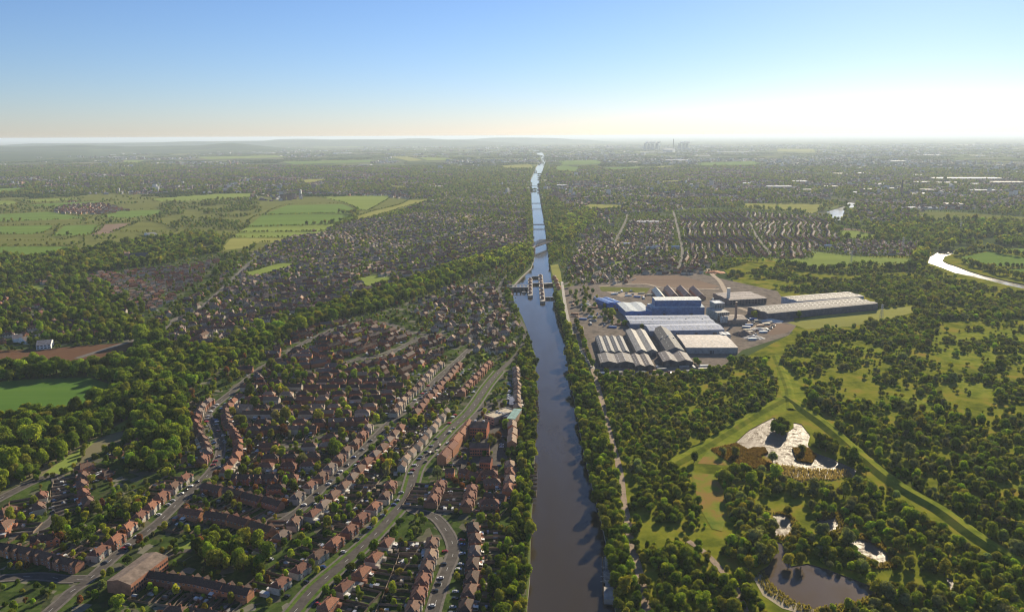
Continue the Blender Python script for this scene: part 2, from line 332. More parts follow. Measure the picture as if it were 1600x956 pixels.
FIELDS = [
 ([(-60, 600), (60, 592), (140, 590), (172, 600), (160, 622), (125, 640), (60, 650), (-60, 664)], 'crop_deep'),
 ([(-40, 548), (60, 546), (130, 540), (213, 534), (210, 555), (170, 564), (100, 574), (60, 571), (-40, 566)], 'ploughed'),
 ([(53, 752), (96, 719), (132, 696), (165, 676), (198, 655), (212, 655), (201, 670), (159, 682), (134, 702), (112, 736), (89, 743)], 'crop_light'),
 ([(271, 855), (291, 845), (317, 835), (325, 842), (307, 855), (281, 865)], 'crop_light'),
 ([(-60, 386), (110, 385), (100, 393), (68, 398), (45, 402), (-60, 403)], 'crop_mid'),
 ([(-60, 376), (83, 376), (126, 368), (131, 373), (110, 383), (-60, 384)], 'crop_olive'),
 ([(-60, 355), (83, 352), (75, 361), (50, 366), (-60, 365)], 'crop_mid'),
 ([(83, 369), (100, 353), (160, 351), (141, 367)], 'crop_mid'),
 ([(142, 367), (161, 351), (213, 348), (180, 361), (175, 364)], 'ploughed_pale'),
 ([(181, 362), (214, 348), (240, 347), (278, 361), (226, 363)], 'crop_olive'),
 ([(-60, 338), (75, 331), (113, 337), (141, 341), (50, 345), (-60, 347)], 'crop_mid'),
 ([(153, 339.5), (188, 330), (250, 328), (253, 334), (200, 341)], 'crop_mid'),
 ([(238, 311), (284, 307), (340, 303), (399, 302), (391, 308), (339, 312), (250, 315)], 'crop_light'),
 ([(-60, 314), (22, 314), (27, 319), (-60, 325)], 'crop_light'),
 ([(23, 313), (123, 309), (118, 312), (60, 316)], 'crop_light'),
 ([(30, 322), (80, 317.5), (158, 315), (150, 318), (80, 323)], 'crop_mid'),
 ([(-60, 298), (40, 293), (44, 296), (20, 302), (-60, 304)], 'crop_mid'),
 ([(350, 391), (347, 389), (361, 372), (455, 372), (442, 378), (400, 380), (396, 386)], 'crop_yellow'),
 ([(362, 371.5), (372, 364), (500, 362), (522, 357), (512, 364), (456, 371.5)], 'crop_light'),
 ([(373, 363.5), (385, 356), (520, 350), (552, 340), (540, 348), (522, 356.5), (500, 361.5)], 'crop_light'),
 ([(386, 355.5), (408, 337), (540, 334), (556, 336), (548, 341), (520, 349.5)], 'crop_mid'),
 ([(409, 336.5), (448, 321), (535, 319), (558, 328), (556, 335), (540, 333.5)], 'crop_mid'),
 ([(500, 308), (560, 306), (606, 306), (608, 310), (590, 321), (575, 329), (560, 328), (540, 318)], 'crop_light'),
 ([(548, 342), (580, 331), (625, 320), (640, 313), (668, 312), (670, 316), (640, 322), (600, 334), (560, 343)], 'crop_yellow'),
 ([(460, 284), (483, 280), (523, 280), (505, 284), (485, 287)], 'crop_yellow'),
 ([(608, 290), (636, 291), (633, 296), (613, 294)], 'crop_yellow'),
 ([(610, 245), (640, 245), (662, 251), (640, 252)], 'crop_yellow'),
 ([(655, 246), (700, 247), (705, 250), (668, 251)], 'crop_light'),
 ([(780, 259), (830, 257), (832, 264), (790, 265)], 'crop_yellow'),
 ([(385, 425), (400, 422), (438, 411), (468, 412), (430, 426), (400, 433), (388, 436)], 'crop_light'),
 ([(563, 432), (588, 431), (616, 434), (600, 444), (565, 447)], 'crop_light'),
 ([(43, 447), (68, 444), (80, 452), (60, 460)], 'crop_light'),
 ([(749, 553), (768, 550), (767, 560), (750, 562)], 'crop_light'),
 ([(163, 235), (190, 233), (194, 237), (170, 238)], 'crop_light'), ([(190, 251), (225, 251), (226, 254), (195, 254)], 'crop_light'),
 ([(300, 246), (430, 243), (450, 246), (330, 249)], 'crop_light'), ([(395, 238), (420, 236), (430, 239)], 'crop_yellow'), ([(440, 253), (580, 250), (585, 253), (460, 257)], 'crop_mid'),
 ([(905, 326), (922, 319), (970, 320), (980, 323), (950, 327.5), (910, 329)], 'crop_yellow'),
 ([(1163, 318), (1283, 319), (1287, 323), (1273, 334), (1245, 331), (1163, 325)], 'crop_yellow'),
 ([(1312, 360), (1340, 361), (1368, 367), (1371, 373), (1320, 372)], 'crop_light'), ([(1307, 356), (1340, 357.5), (1366, 363), (1366, 366), (1340, 360.5), (1311, 359.5)], 'ploughed_pale'),
 ([(1200, 406), (1266, 403), (1269, 393), (1340, 401), (1425, 404), (1421, 411), (1385, 414), (1320, 416), (1275, 420)], 'crop_light'),
 ([(1500, 402), (1546, 393), (1610, 404), (1610, 416), (1516, 415)], 'crop_mid'), ([(1549, 421), (1610, 420), (1610, 433)], 'crop_mid'), ([(1570, 389), (1610, 388), (1610, 400)], 'crop_mid'),
 ([(1430, 331), (1500, 332), (1610, 340), (1610, 346), (1500, 343), (1450, 345)], 'crop_olive'), ([(1460, 346), (1540, 351), (1500, 356), (1455, 354)], 'crop_mid'),
 ([(1023, 260), (1058, 259), (1052, 263), (1025, 263)], 'crop_yellow'), ([(1213, 233), (1270, 233), (1275, 238), (1215, 237)], 'crop_yellow'), ([(960, 281), (980, 280), (985, 283), (965, 284)], 'crop_yellow'),
 ([(870, 252), (935, 250), (940, 256), (880, 258)], 'crop_mid'), ([(1085, 255), (1180, 252), (1190, 257), (1100, 259)], 'crop_mid'), ([(480, 228), (560, 227), (570, 230), (490, 231)], 'crop_light'),
 ([(945, 262), (1000, 261), (1000, 265), (950, 266)], 'crop_mid'), ([(1030, 283), (1060, 282), (1062, 285), (1035, 286)], 'crop_yellow'),
 ([(872, 258), (905, 262), (900, 270), (868, 268)], 'crop_mid'), ([(860, 415), (872, 413), (876, 425), (878, 440), (868, 440), (863, 428)], 'crop_yellow'), ([(1080, 738), (1115, 741), (1132, 768), (1137, 800), (1128, 830), (1112, 826), (1092, 790)], 'scrub_orange'),
 ([(955, 410), (972, 408), (975, 414), (960, 418)], 'crop_light'),
]
sheet('field', [(-60, 300), (240, 302), (400, 299), (500, 303), (640, 302), (670, 312), (560, 345), (470, 362), (395, 393), (345, 394), (300, 374), (150, 388), (60, 403), (-60, 404)], 'crop_olive', .07, False)
for i, (pl, mt) in enumerate(FIELDS):
    ymin = min(p[1] for p in pl); sheet('clearing' if mt == 'scrub_orange' else 'field', pl, mt, .10 + .003*i + (0.6 if ymin < 300 else 0))

SUB1 = [(-40, 770), (60, 752), (110, 740), (205, 672), (270, 640), (290, 610), (330, 570), (400, 545), (480, 510), (560, 492), (640, 470), (700, 446), (760, 425), (828, 398), (833, 405), (812, 432), (797, 445), (795, 458), (800, 476), (814, 505), (826, 535), (833, 565), (834, 650), (831, 740), (826, 860), (820, 975), (-40, 975)]
SUB2 = [(240, 500), (330, 440), (400, 395), (470, 362), (560, 345), (640, 325), (690, 310), (828, 300), (832, 350), (832, 395), (760, 415), (690, 438), (620, 460), (540, 485), (430, 515), (330, 545), (250, 540)]
SUB3 = [(-40, 408), (150, 400), (300, 388), (345, 395), (400, 395), (330, 440), (240, 500), (250, 545), (215, 532), (100, 540), (-40, 544)]
SUB4 = [(860, 385), (900, 345), (1010, 330), (1160, 328), (1290, 340), (1310, 376), (1440, 380), (1430, 402), (1330, 398), (1265, 390), (1262, 402), (1110, 405), (1120, 425), (1060, 428), (990, 428), (980, 445), (900, 445), (872, 440), (866, 410)]
MARSH = [(905, 590), (940, 586), (1090, 584), (1160, 560), (1240, 520), (1180, 480), (1130, 420), (1115, 402), (1260, 405), (1610, 390), (1610, 975), (975, 975), (965, 930), (955, 880), (945, 810), (925, 740), (910, 680)]
YARD = [(880, 450), (925, 440), (985, 428), (1085, 425), (1125, 435), (1215, 455), (1230, 478), (1245, 508), (1232, 524), (1160, 547), (1120, 580), (1090, 584), (1000, 588), (935, 586), (915, 560), (893, 515), (884, 480)]
sheet('garden_ground', SUB1, 'gardens', .03, False); sheet('garden_ground', SUB2, 'gardens', .035, False); sheet('garden_ground', SUB3, 'gardens', .04, False); sheet('garden_ground', SUB4, 'gardens', .045, False)
sheet('marsh_ground', MARSH, 'rough', .05, False)
M['yardm'] = ramp_mat('works_yard', 14, [(.25, (.09, .085, .07)), (.42, (.17, .145, .12)), (.55, (.24, .20, .165)), (.68, (.15, .125, .10)), (.8, (.32, .28, .23))], detail=10)
sheet('yard', YARD, 'yardm', .09, False)
for pl, mt in [([(991, 430), (1061, 430), (1124, 447), (1111, 452), (1041, 448), (986, 443)], 'ploughed_pale'), ([(936, 448), (1016, 450), (1010, 458), (940, 455)], 'crop_olive'),
               ([(1192, 518), (1200, 503), (1225, 506), (1243, 510), (1230, 520), (1205, 524)], 'ploughed_pale'), ([(945, 455), (990, 456), (1010, 461), (970, 464)], 'dirt')]:
    sheet('bare_ground', pl, mt, .14, False)
sheet('clearing', [(1230, 504), (1290, 492), (1370, 484), (1425, 478), (1440, 484), (1400, 496), (1330, 510), (1260, 514)], 'crop_yellow', .12, True)
for pl, mt in [([(1070, 705), (1130, 678), (1185, 645), (1222, 622), (1215, 590), (1210, 562), (1235, 575), (1262, 622), (1236, 640), (1200, 652), (1150, 690), (1095, 722)], 'meadow'),
               ([(1420, 530), (1500, 520), (1600, 512), (1605, 570), (1540, 575), (1480, 565)], 'meadow'), ([(1480, 590), (1560, 590), (1605, 600), (1605, 625), (1520, 620)], 'meadow'),
               ([(1385, 618), (1440, 620), (1500, 640), (1470, 650), (1400, 640)], 'meadow'), ([(1275, 540), (1420, 545), (1410, 552), (1290, 556)], 'meadow')]:
    sheet('clearing', pl, mt, .12, mt == 'meadow' and pl[0] == (1070, 705))
sheet('pond_mud', [(1110, 700), (1152, 690), (1190, 706), (1215, 722), (1235, 740), (1200, 740), (1150, 728), (1090, 724)], 'scrub_orange', .16, True)
sheet('sand_shore', [(1186, 893), (1210, 921), (1240, 941), (1275, 953), (1262, 962), (1222, 950), (1192, 930), (1178, 905)], 'sand', .16, True)

# ------------------------------------------------------------------ roads
ROADS = {  # name: (points on the survey, width, mat, pavement?, verge?)
 'A': ([(20, 985), (76, 956), (110, 925), (142, 903), (198, 853), (245, 818), (288, 776), (328, 738), (344, 708), (342, 682), (331, 660), (324, 648), (335, 634), (364, 611), (397, 583), (420, 568), (450, 552), (488, 529), (548, 506), (596, 504), (638, 518), (671, 523), (700, 520)], 6, 'asphalt', 1, 0),
 'B': ([(400, 838), (455, 806), (480, 786), (509, 756), (535, 732), (559, 710), (585, 684), (605, 664), (636, 638), (659, 621), (681, 594), (701, 576), (719, 560), (735, 545)], 6.4, 'asphalt', 1, 0),
 'C': ([(440, 975), (460, 956), (493, 917), (539, 878), (585, 836), (612, 806), (636, 777), (644, 752), (652, 729), (674, 703), (704, 670), (734, 642), (762, 602), (780, 580)], 7.2, 'asphalt', 1, 1),
 'C5': ([(780, 580), (800, 562), (814, 545), (820, 530), (819, 514), (811, 500), (797, 486), (787, 470), (780, 455), (784, 441), (797, 427), (818, 412)], 6.5, 'asphalt', 0, 0),
 'C2': ([(628, 788), (655, 800), (680, 808), (695, 825), (706, 845), (708, 865), (695, 898), (682, 937), (672, 975)], 7, 'asphalt', 1, 0),
 'C3': ([(681, 806), (700, 788), (715, 772)], 6, 'asphalt', 0, 0),
 'E': ([(598, 668), (570, 676), (540, 672), (480, 690), (430, 696)], 6, 'asphalt', 0, 0),
 'E2': ([(461, 802), (430, 806), (398, 815), (350, 822)], 6, 'asphalt', 0, 0),
 'D': ([(-20, 790), (0, 779), (43, 757), (70, 746), (90, 746), (93, 770), (92, 800), (75, 818), (45, 832), (15, 838)], 7, 'asphalt', 1, 0),
 'F': ([(-20, 905), (60, 900), (100, 905), (140, 904)], 6.5, 'asphalt', 1, 0),
 'G': ([(200, 930), (262, 868), (300, 860)], 5, 'asphalt', 0, 0),
 'H': ([(671, 524), (638, 537), (601, 556), (560, 561), (520, 573), (480, 580)], 6.5, 'asphalt', 1, 0),
 'I': ([(120, 560), (255, 516), (275, 498), (305, 488), (330, 468), (360, 440), (392, 410), (420, 392)], 10, 'pave', 0, 0),
 'J': ([(400, 512), (460, 496), (500, 484), (560, 462), (620, 440), (690, 418), (760, 400)], 8, 'asphalt', 0, 0),
 'K': ([(480, 440), (560, 420), (620, 398), (690, 374), (740, 358), (780, 345)], 10, 'pave', 0, 0),
 'T': ([(925, 575), (931, 592), (940, 625), (950, 668), (962, 710), (970, 745), (974, 782), (980, 812), (986, 850), (995, 880), (1005, 920), (1014, 975)], 5.5, 'dirt', 0, 0),
 'T2': ([(1172, 975), (1150, 920), (1125, 888), (1100, 862), (1075, 845)], 4.5, 'dirt', 0, 0),
 'T3': ([(1106, 420), (1114, 430), (1125, 440), (1137, 462), (1150, 478), (1185, 492), (1196, 502), (1180, 512), (1155, 522)], 9, 'dirt', 0, 0),
 'T4': ([(935, 448), (980, 444), (1010, 444), (1040, 450), (1124, 452)], 7, 'dirt', 0, 0),
 'T5': ([(878, 440), (882, 470), (888, 500), (900, 535), (915, 560), (928, 576)], 5, 'concrete', 0, 0),
 'N1': ([(880, 445), (920, 430), (960, 415), (1000, 395)], 8, 'asphalt', 0, 0),
 'N2': ([(960, 382), (968, 365), (978, 345), (980, 335)], 8, 'asphalt', 0, 0),
 'N3': ([(1060, 420), (1066, 395), (1062, 370), (1056, 345), (1052, 330)], 7, 'asphalt', 0, 0),
 'N4': ([(1205, 396), (1190, 380), (1178, 362), (1172, 348)], 7, 'asphalt', 0, 0),
}
RW = {}; road_pts = []
for k, (pl, w, mt, pv, vg) in ROADS.items():
    L = smooth(GA(pl), 9.0); RW[k] = L
    for p in L: road_pts.append((p[0], p[1], w/2+(3 if pv else 0)+(5 if vg else 0), k))
def kdt(P):
    k = kdtree.KDTree(max(1, len(P)))
    for i, p in enumerate(P): k.insert((p[0], p[1], 0), i)
    k.balance(); return k
KR = kdt(road_pts)
def near_road(x, y, extra, skip=None):
    for co, i, d in KR.find_range((x, y, 0), extra+13):
        if road_pts[i][3] != skip and d < road_pts[i][2]+extra: return True
    return False
def offset(L, d):
    t = np.gradient(L, axis=0); t /= np.linalg.norm(t, axis=1)[:, None]+1e-9
    return L+np.stack([t[:, 1], -t[:, 0]], 1)*d      # +d is the right-hand side
def ribbon(m, L, o0, o1, z, mi=0, skip=None, thick=0):
    A = offset(L, o0); B = offset(L, o1)
    for i in range(len(L)-1):
        c = (A[i]+B[i]+A[i+1]+B[i+1])/4
        if skip and near_road(c[0], c[1], -1.0, skip): continue
        m.face([(*A[i], z), (*A[i+1], z), (*B[i+1], z), (*B[i], z)][::-1] if o1 > o0 else [(*A[i], z), (*A[i+1], z), (*B[i+1], z), (*B[i], z)], mi)
        if thick:
            m.face([(*A[i], z), (*A[i+1], z), (*A[i+1], z-thick), (*A[i], z-thick)], mi); m.face([(*B[i], z), (*B[i+1], z), (*B[i+1], z-thick), (*B[i], z-thick)], mi)
for n, (k, (pl, w, mt, pv, vg)) in enumerate(ROADS.items()):
    L = RW[k]; m = MB(); z = .20+.006*n; ribbon(m, L, -w/2, w/2, z)
    nm = {'dirt': 'dirt_track', 'concrete': 'path', 'pave': 'main_road', 'ploughed_pale': 'main_road'}.get(mt, 'road'); struct(ob(nm, m.mesh(nm, [M[mt]])))
    if pv:
        m = MB()
        for s in (-1, 1): ribbon(m, L, s*(w/2+(2.4 if vg else 0)), s*(w/2+(2.4 if vg else 0)+1.6), z+.11, 0, k, .3)
        struct(ob('pavement', m.mesh('pavement', [M['pave']])))
        mk = MB()
        for i in range(0, len(L)-1, 2):
            q = L[i]; d = (L[i+1]-L[i]); d = d/np.linalg.norm(d); nrm = np.array([d[1], -d[0]])*.09; e = q+d*4
            mk.face([(*(q-nrm), z+.02), (*(q+nrm), z+.02), (*(e+nrm), z+.02), (*(e-nrm), z+.02)])
        struct(ob('road_marking', mk.mesh('road_marking', [M['paint']])))
    if vg:
        m = MB()
        for s in (-1, 1): ribbon(m, L, s*w/2, s*(w/2+2.4), z+.09, 0, k, .3)
        struct(ob('grass_verge', m.mesh('grass_verge', [M['verge']])))

# ------------------------------------------------------------------ houses
ROOFC = {'brown': (.15, .088, .062), 'dark brown': (.09, .06, .047), 'red-brown': (.18, .082, .055), 'orange': (.27, .12, .07), 'grey-brown': (.18, .135, .11), 'tan': (.29, .20, .14), 'slate-grey': (.10, .10, .11)}
WALLC = {'brick': (.33, .15, .09), 'pale rendered': (.50, .44, .36), 'orange brick': (.45, .20, .10)}
def hip_roof(m, L, D, z0, z1, ov=.4, hip=True, mi=0, cx=0, cy=0, along='x'):
    a, b = L/2+ov, D/2+ov; r = max(0, a-b*(.95 if hip else 0)) if hip else a
    def P(x, y, z): return (cx+x, cy+y, z) if along == 'x' else (cx-y, cy+x, z)
    A = [P(-a, -b, z0), P(a, -b, z0), P(a, b, z0), P(-a, b, z0)]; R0 = P(-r, 0, z1); R1 = P(r, 0, z1)
    m.face([A[0], A[1], R1, R0], mi); m.face([A[2], A[3], R0, R1], mi)
    if hip: m.face([A[1], A[2], R1], mi); m.face([A[3], A[0], R0], mi)
    m.face([A[3], A[2], A[1], A[0]], mi)
def gable(m, x, D, z0, z1, mi=0, cy=0):
    m.face([(x, cy-D/2, z0), (x, cy+D/2, z0), (x, cy, z1)], mi)
def house_meshes(kind, L, D, eave, ridge, bays=True, storeys=2):
    """wall, roof, chimney positions, window and door places; the street is on the -y side"""
    w = MB(); w.box(-L/2, L/2, -D/2, D/2, 0, eave); r = MB(); wins = []; doors = []
    hip = kind in ('semi', 'bungalow')
    hip_roof(r, L, D, eave, ridge, .4 if hip else .25, hip)
    if not hip:
        for x in (-L/2, L/2): gable(w, x, D, eave, ridge-.25)
    if kind == 'semi':
        for x in (-L*.32, L*.32):
            w.box(x-1.3, x+1.3, -D/2-1.0, -D/2+.1, 0, eave-.1); hip_roof(r, 2.6, 3.6, eave-.1, eave+1.7, .25, True, 0, x, -D/2+.7)
        w.box(L/2-3.2, L/2-.2, D/2, D/2+2.6, 0, 2.7); w.box(-L/2+.2, -L/2+3.0, D/2, D/2+2.2, 0, 2.7)
    if kind == 'terrace':
        for x in (-L*.25, L*.42-1):
            w.box(x-2.4, x+2.4, -D/2-1.4, -D/2+.1, 0, eave); 
            r.face([(x-2.7, -D/2-1.7, eave), (x, -D/2-1.7, ridge-.6), (x, 0, ridge-.6), (x-2.7, 0, eave)]); r.face([(x+2.7, -D/2-1.7, eave), (x+2.7, 0, eave), (x, 0, ridge-.6), (x, -D/2-1.7, ridge-.6)])
            w.face([(x-2.4, -D/2-1.4, eave), (x+2.4, -D/2-1.4, eave), (x, -D/2-1.4, ridge-.9)])
        w.box(-L/2+1, -L/2+4, D/2, D/2+2.5, 0, 2.7)
    n = max(2, int(L/3.6)); front = -D/2
    for i in range(n):
        x = -L/2+(i+.5)*L/n
        for fl in range(storeys):
            z = 1.0+2.6*fl
            bay = kind == 'semi' and abs(abs(x)-L*.32) < 1.6
            fy = front-(1.03 if bay else .03)
            if kind == 'terrace' and min(abs(x+L*.25), abs(x-L*.42+1)) < 2.4: fy = front-1.43
            if fl == 0 and (i in (n//2-1, n//2) if kind == 'semi' else i % 3 == 1): doors.append((x, fy, 0))
            else: wins.append((x, fy, z, 0))
            if fl == 1 or storeys == 1: wins.append((x, D/2+.03, z, math.pi))
    ch = [(-L*.25, .3, ridge), (L*.25, .3, ridge)] if L > 11 else [(L*.3, 0, ridge)]
    return w, r, ch, wins, doors
KINDS = {'semi': ('semi', 15.5, 8.6, 5.1, 8.2, True, 2), 'terrace': ('terrace', 21, 8.4, 5.2, 8.6, False, 2), 'detached': ('detached', 9.0, 7.6, 5.0, 7.9, False, 2),
         'bungalow': ('bungalow', 13, 8.4, 2.7, 5.4, False, 1), 'flats': ('detached', 18, 9.5, 8.0, 11.2, False, 3)}
def window_mesh():
    m = MB(); w, h = .85, .62
    m.box(-w, w, -.05, .10, 0, .08, 0, bottom=True); m.box(-w, w, -.05, .10, 2*h-.08, 2*h, 0, bottom=True)
    for x in (-w, w-.08, -.04): m.box(x, x+.08, -.05, .10, .08, 2*h-.08, 0)
    m.face([(-w+.05, -.01, .05), (w-.05, -.01, .05), (w-.05, -.01, 2*h-.05), (-w+.05, -.01, 2*h-.05)], 1)
    return m.mesh('window', [M['white'], M['glass']])
def door_mesh():
    m = MB(); m.box(-.5, .5, -.06, .08, 0, 2.1, 0); m.box(-.62, -.5, -.08, .08, 0, 2.2, 1); m.box(.5, .62, -.08, .08, 0, 2.2, 1); m.box(-.62, .62, -.09, .08, 2.2, 2.3, 1); m.box(-.3, .3, -.075, -.06, 1.4, 1.9, 2)
    return m.mesh('door', [M['door'], M['white'], M['glass']])
def chimney_mesh():
    m = MB(); m.box(-.55, .55, -.4, .4, -1.3, 1.1, 0); m.box(-.65, .65, -.5, .5, 1.1, 1.25, 0); m.cyl(-.28, 0, 1.25, 1.7, .14, n=6, mi=1); m.cyl(.28, 0, 1.25, 1.7, .14, n=6, mi=1)
    return m.mesh('chimney', [M['chimney'], M['wood']])
def conservatory_mesh():
    m = MB(); m.box(-1.7, 1.7, 0, 3, 0, .7, 0); m.box(-1.62, 1.62, 0, 2.92, .7, 2.1, 1)
    for x in (-1.66, -.55, .55, 1.66): m.box(x-.05, x+.05, 2.9, 3.02, .7, 2.2, 0)
    m.face([(-1.8, 0, 2.9), (-1.8, 3.1, 2.2), (1.8, 3.1, 2.2), (1.8, 0, 2.9)], 0); m.face([(-1.7, 0, 2.1), (-1.7, 3, 2.1), (-1.7, 0, 2.85)], 0); m.face([(1.7, 0, 2.1), (1.7, 3, 2.1), (1.7, 0, 2.85)], 0)
    return m.mesh('conservatory', [M['white'], M['glass']])
CONS = conservatory_mesh()
WIN, DOOR, CHIM = window_mesh(), door_mesh(), chimney_mesh()
HM = {}
for k, a in KINDS.items():
    w, r, ch, wins, doors = house_meshes(*a); HM[k] = dict(wall=w.mesh('wall', [M['wall']]), roof=r.mesh('roof', [M['roof']]), ch=ch, wins=wins, doors=doors, L=a[1], D=a[2])
HOUSES = []      # dict(x, y, rz, kind, roof, wall, say)
KH = []          # positions for spacing
def add_house(x, y, rz, kind, roof, wall, say=None, row=None, force=False):
    HOUSES.append(dict(x=x, y=y, rz=rz, kind=kind, roof=roof, wall=wall, say=say, row=row, sc=rs.uniform(.92, 1.06))); KH.append((x, y, HM[kind]['L']/2))
ROWS = [  # survey points, kind, spacing, roofs, walls, street side (+1: street on the right hand of the row's direction), words
 ([(142, 873), (177, 847), (215, 811), (256, 773), (296, 741)], 'semi', 19, ['red-brown', 'brown', 'orange'], ['brick', 'pale rendered'], 1, 'up the left side of the lower-left road'),
 ([(314, 724), (323, 708), (319, 693), (311, 676), (306, 660), (310, 646), (319, 633), (332, 624)], 'semi', 18, ['brown', 'red-brown', 'grey-brown'], ['pale rendered', 'brick'], 1, 'round the left side of the S-shaped bend'),
 ([(345, 742), (360, 726), (371, 710), (373, 694), (366, 680), (357, 664), (352, 648), (362, 631), (378, 617)], 'semi', 18, ['brown', 'red-brown', 'orange'], ['pale rendered', 'brick'], -1, 'round the right side of the S-shaped bend'),
 ([(317, 762), (350, 768), (400, 781), (440, 792)], 'terrace', 23, ['brown', 'dark brown'], ['brick'], -1, 'in the upper terrace right of the lower-left road'),
 ([(281, 800), (320, 806), (360, 812), (400, 824), (425, 832)], 'terrace', 23, ['red-brown', 'brown'], ['orange brick', 'brick'], -1, 'in the middle terrace right of the lower-left road'),
 ([(231, 900), (270, 906), (310, 912), (350, 920), (392, 928)], 'terrace', 22, ['brown', 'dark brown'], ['brick', 'orange brick'], -1, 'in the terrace along the bottom edge'),
 ([(-15, 856), (25, 860), (60, 868), (95, 878), (125, 884)], 'terrace', 22, ['dark brown', 'brown'], ['brick', 'orange brick'], 1, 'in the terrace at the bottom-left corner'),
 ([(62, 802), (62, 785), (66, 768)], 'semi', 19, ['red-brown', 'brown'], ['pale rendered'], 1, 'in the short row beside the striped green'),
 ([(130, 738), (128, 755), (130, 772), (140, 792)], 'semi', 19, ['brown', 'red-brown'], ['brick'], -1, 'in the dark row right of the striped green'),
 ([(15, 815), (0, 830)], 'semi', 18, ['brown'], ['brick'], 1, 'near the left edge above the corner terrace'),
 ([(40, 848), (80, 842), (104, 834)], 'terrace', 22, ['dark brown'], ['orange brick'], 1, 'in the row above the corner terrace'),
 ([(395, 868), (430, 846), (453, 826), (466, 806)], 'semi', 20, ['brown', 'grey-brown'], ['pale rendered', 'brick'], 1, 'along the lane below the middle road'),
 ([(455, 784), (482, 761), (516, 731), (537, 709), (564, 684), (578, 664)], 'semi', 20, ['brown', 'red-brown', 'grey-brown'], ['pale rendered', 'brick'], 1, 'up the left side of the middle road'),
 ([(612, 648), (641, 615), (659, 598), (674, 581), (690, 567)], 'semi', 19, ['tan', 'brown'], ['pale rendered'], 1, 'up the far left side of the middle road'),
 ([(480, 812), (499, 795), (532, 764), (560, 735), (588, 708), (613, 682), (628, 664)], 'semi', 19, ['brown', 'grey-brown', 'red-brown'], ['pale rendered', 'brick'], -1, 'up the right side of the middle road'),
 ([(645, 648), (661, 631), (678, 612), (696, 593), (719, 568)], 'semi', 17, ['red-brown', 'brown'], ['brick'], -1, 'up the far right side of the middle road'),
 ([(424, 925), (468, 890), (512, 858), (559, 815), (598, 779), (612, 752)], 'semi', 22, ['red-brown', 'orange', 'red-brown', 'brown'], ['pale rendered', 'brick'], 1, 'up the left side of the verged avenue'),
 ([(625, 734), (633, 718), (646, 704), (658, 690), (679, 666), (700, 640)], 'detached', 17, ['tan', 'brown', 'grey-brown'], ['pale rendered'], 1, 'further up the left side of the verged avenue'),
 ([(720, 616), (735, 598), (753, 579), (766, 566)], 'semi', 17, ['orange', 'red-brown'], ['orange brick'], 1, 'at the far left end of the verged avenue'),
 ([(500, 958), (535, 922), (562, 898), (592, 866), (612, 840)], 'semi', 23, ['orange', 'red-brown'], ['pale rendered', 'brick'], -1, 'up the right side of the verged avenue'),
 ([(642, 962), (653, 926), (664, 898), (671, 871), (678, 842)], 'semi', 18, ['brown', 'tan', 'red-brown'], ['brick', 'pale rendered'], 1, 'along the left side of the cul-de-sac'),
 ([(724, 962), (732, 925), (738, 895), (742, 865), (741, 838), (738, 818)], 'semi', 18, ['brown', 'grey-brown', 'dark brown'], ['brick'], -1, 'along the right side of the cul-de-sac'),
 ([(673, 786), (681, 771), (690, 754)], 'semi', 16, ['red-brown', 'brown'], ['brick'], 1, 'in the left cluster above the cul-de-sac'),
 ([(726, 794), (733, 777), (737, 760)], 'semi', 16, ['red-brown'], ['orange brick'], 1, 'in the right cluster above the cul-de-sac'),
 ([(693, 738), (722, 739), (752, 747)], 'detached', 12, ['red-brown', 'brown'], ['orange brick'], 1, 'in the row across the red-brick estate'),
 ([(757, 775), (775, 778), (792, 780)], 'detached', 11, ['brown', 'dark brown'], ['brick'], -1, 'in the short row beside the canal trees'),
 ([(794, 770), (797, 745), (798, 722)], 'semi', 16, ['tan', 'orange'], ['orange brick'], -1, 'in the estate row nearest the canal'),
 ([(799, 700), (800, 680), (801, 664)], 'flats', 20, ['tan'], ['orange brick'], -1, 'among the canal-side flats'),
 ([(688, 722), (700, 708), (712, 694), (724, 680), (735, 664)], 'flats', 20, ['tan', 'orange', 'red-brown'], ['orange brick'], 1, 'among the tall flats beside the avenue'),
 ([(808, 640), (808, 600), (806, 575)], 'semi', 17, ['tan', 'brown'], ['pale rendered'], -1, 'beside the canal above the depot'),
 ([(445, 605), (500, 606), (560, 606), (590, 606)], 'terrace', 23, ['red-brown', 'dark brown'], ['brick', 'pale rendered'], -1, 'in the straight terrace below the allotment trees'),
]
rowmap = {}
for ri, (pl, kind, sp, roofs, walls, side, say) in enumerate(ROWS):
    L = smooth(GA(pl, 3.5), 6); P, A = resample(L, sp*.9)
    for i, (p, a) in enumerate(zip(P, A)):
        add_house(p[0]+rs.uniform(-.8, .8), p[1]+rs.uniform(-.8, .8), a+(math.pi if side < 0 else 0)+rs.uniform(-.03, .03), kind, roofs[rs.randint(len(roofs))], walls[rs.randint(len(walls))], say, ri)
    rowmap[ri] = L
traced_n = len(HOUSES)
EXCL = [canal_poly, river_low, river_up]
BUILD_PX = [[(728, 625), (815, 625), (812, 700), (690, 745), (725, 655)], [(185, 895), (250, 845), (262, 855), (205, 915)]]
def blocked(px, py):
    r = np.zeros(np.shape(px), bool)
    for pl in FIELD_POLYS+EXCL: r |= inpoly(px, py, pl)
    return r
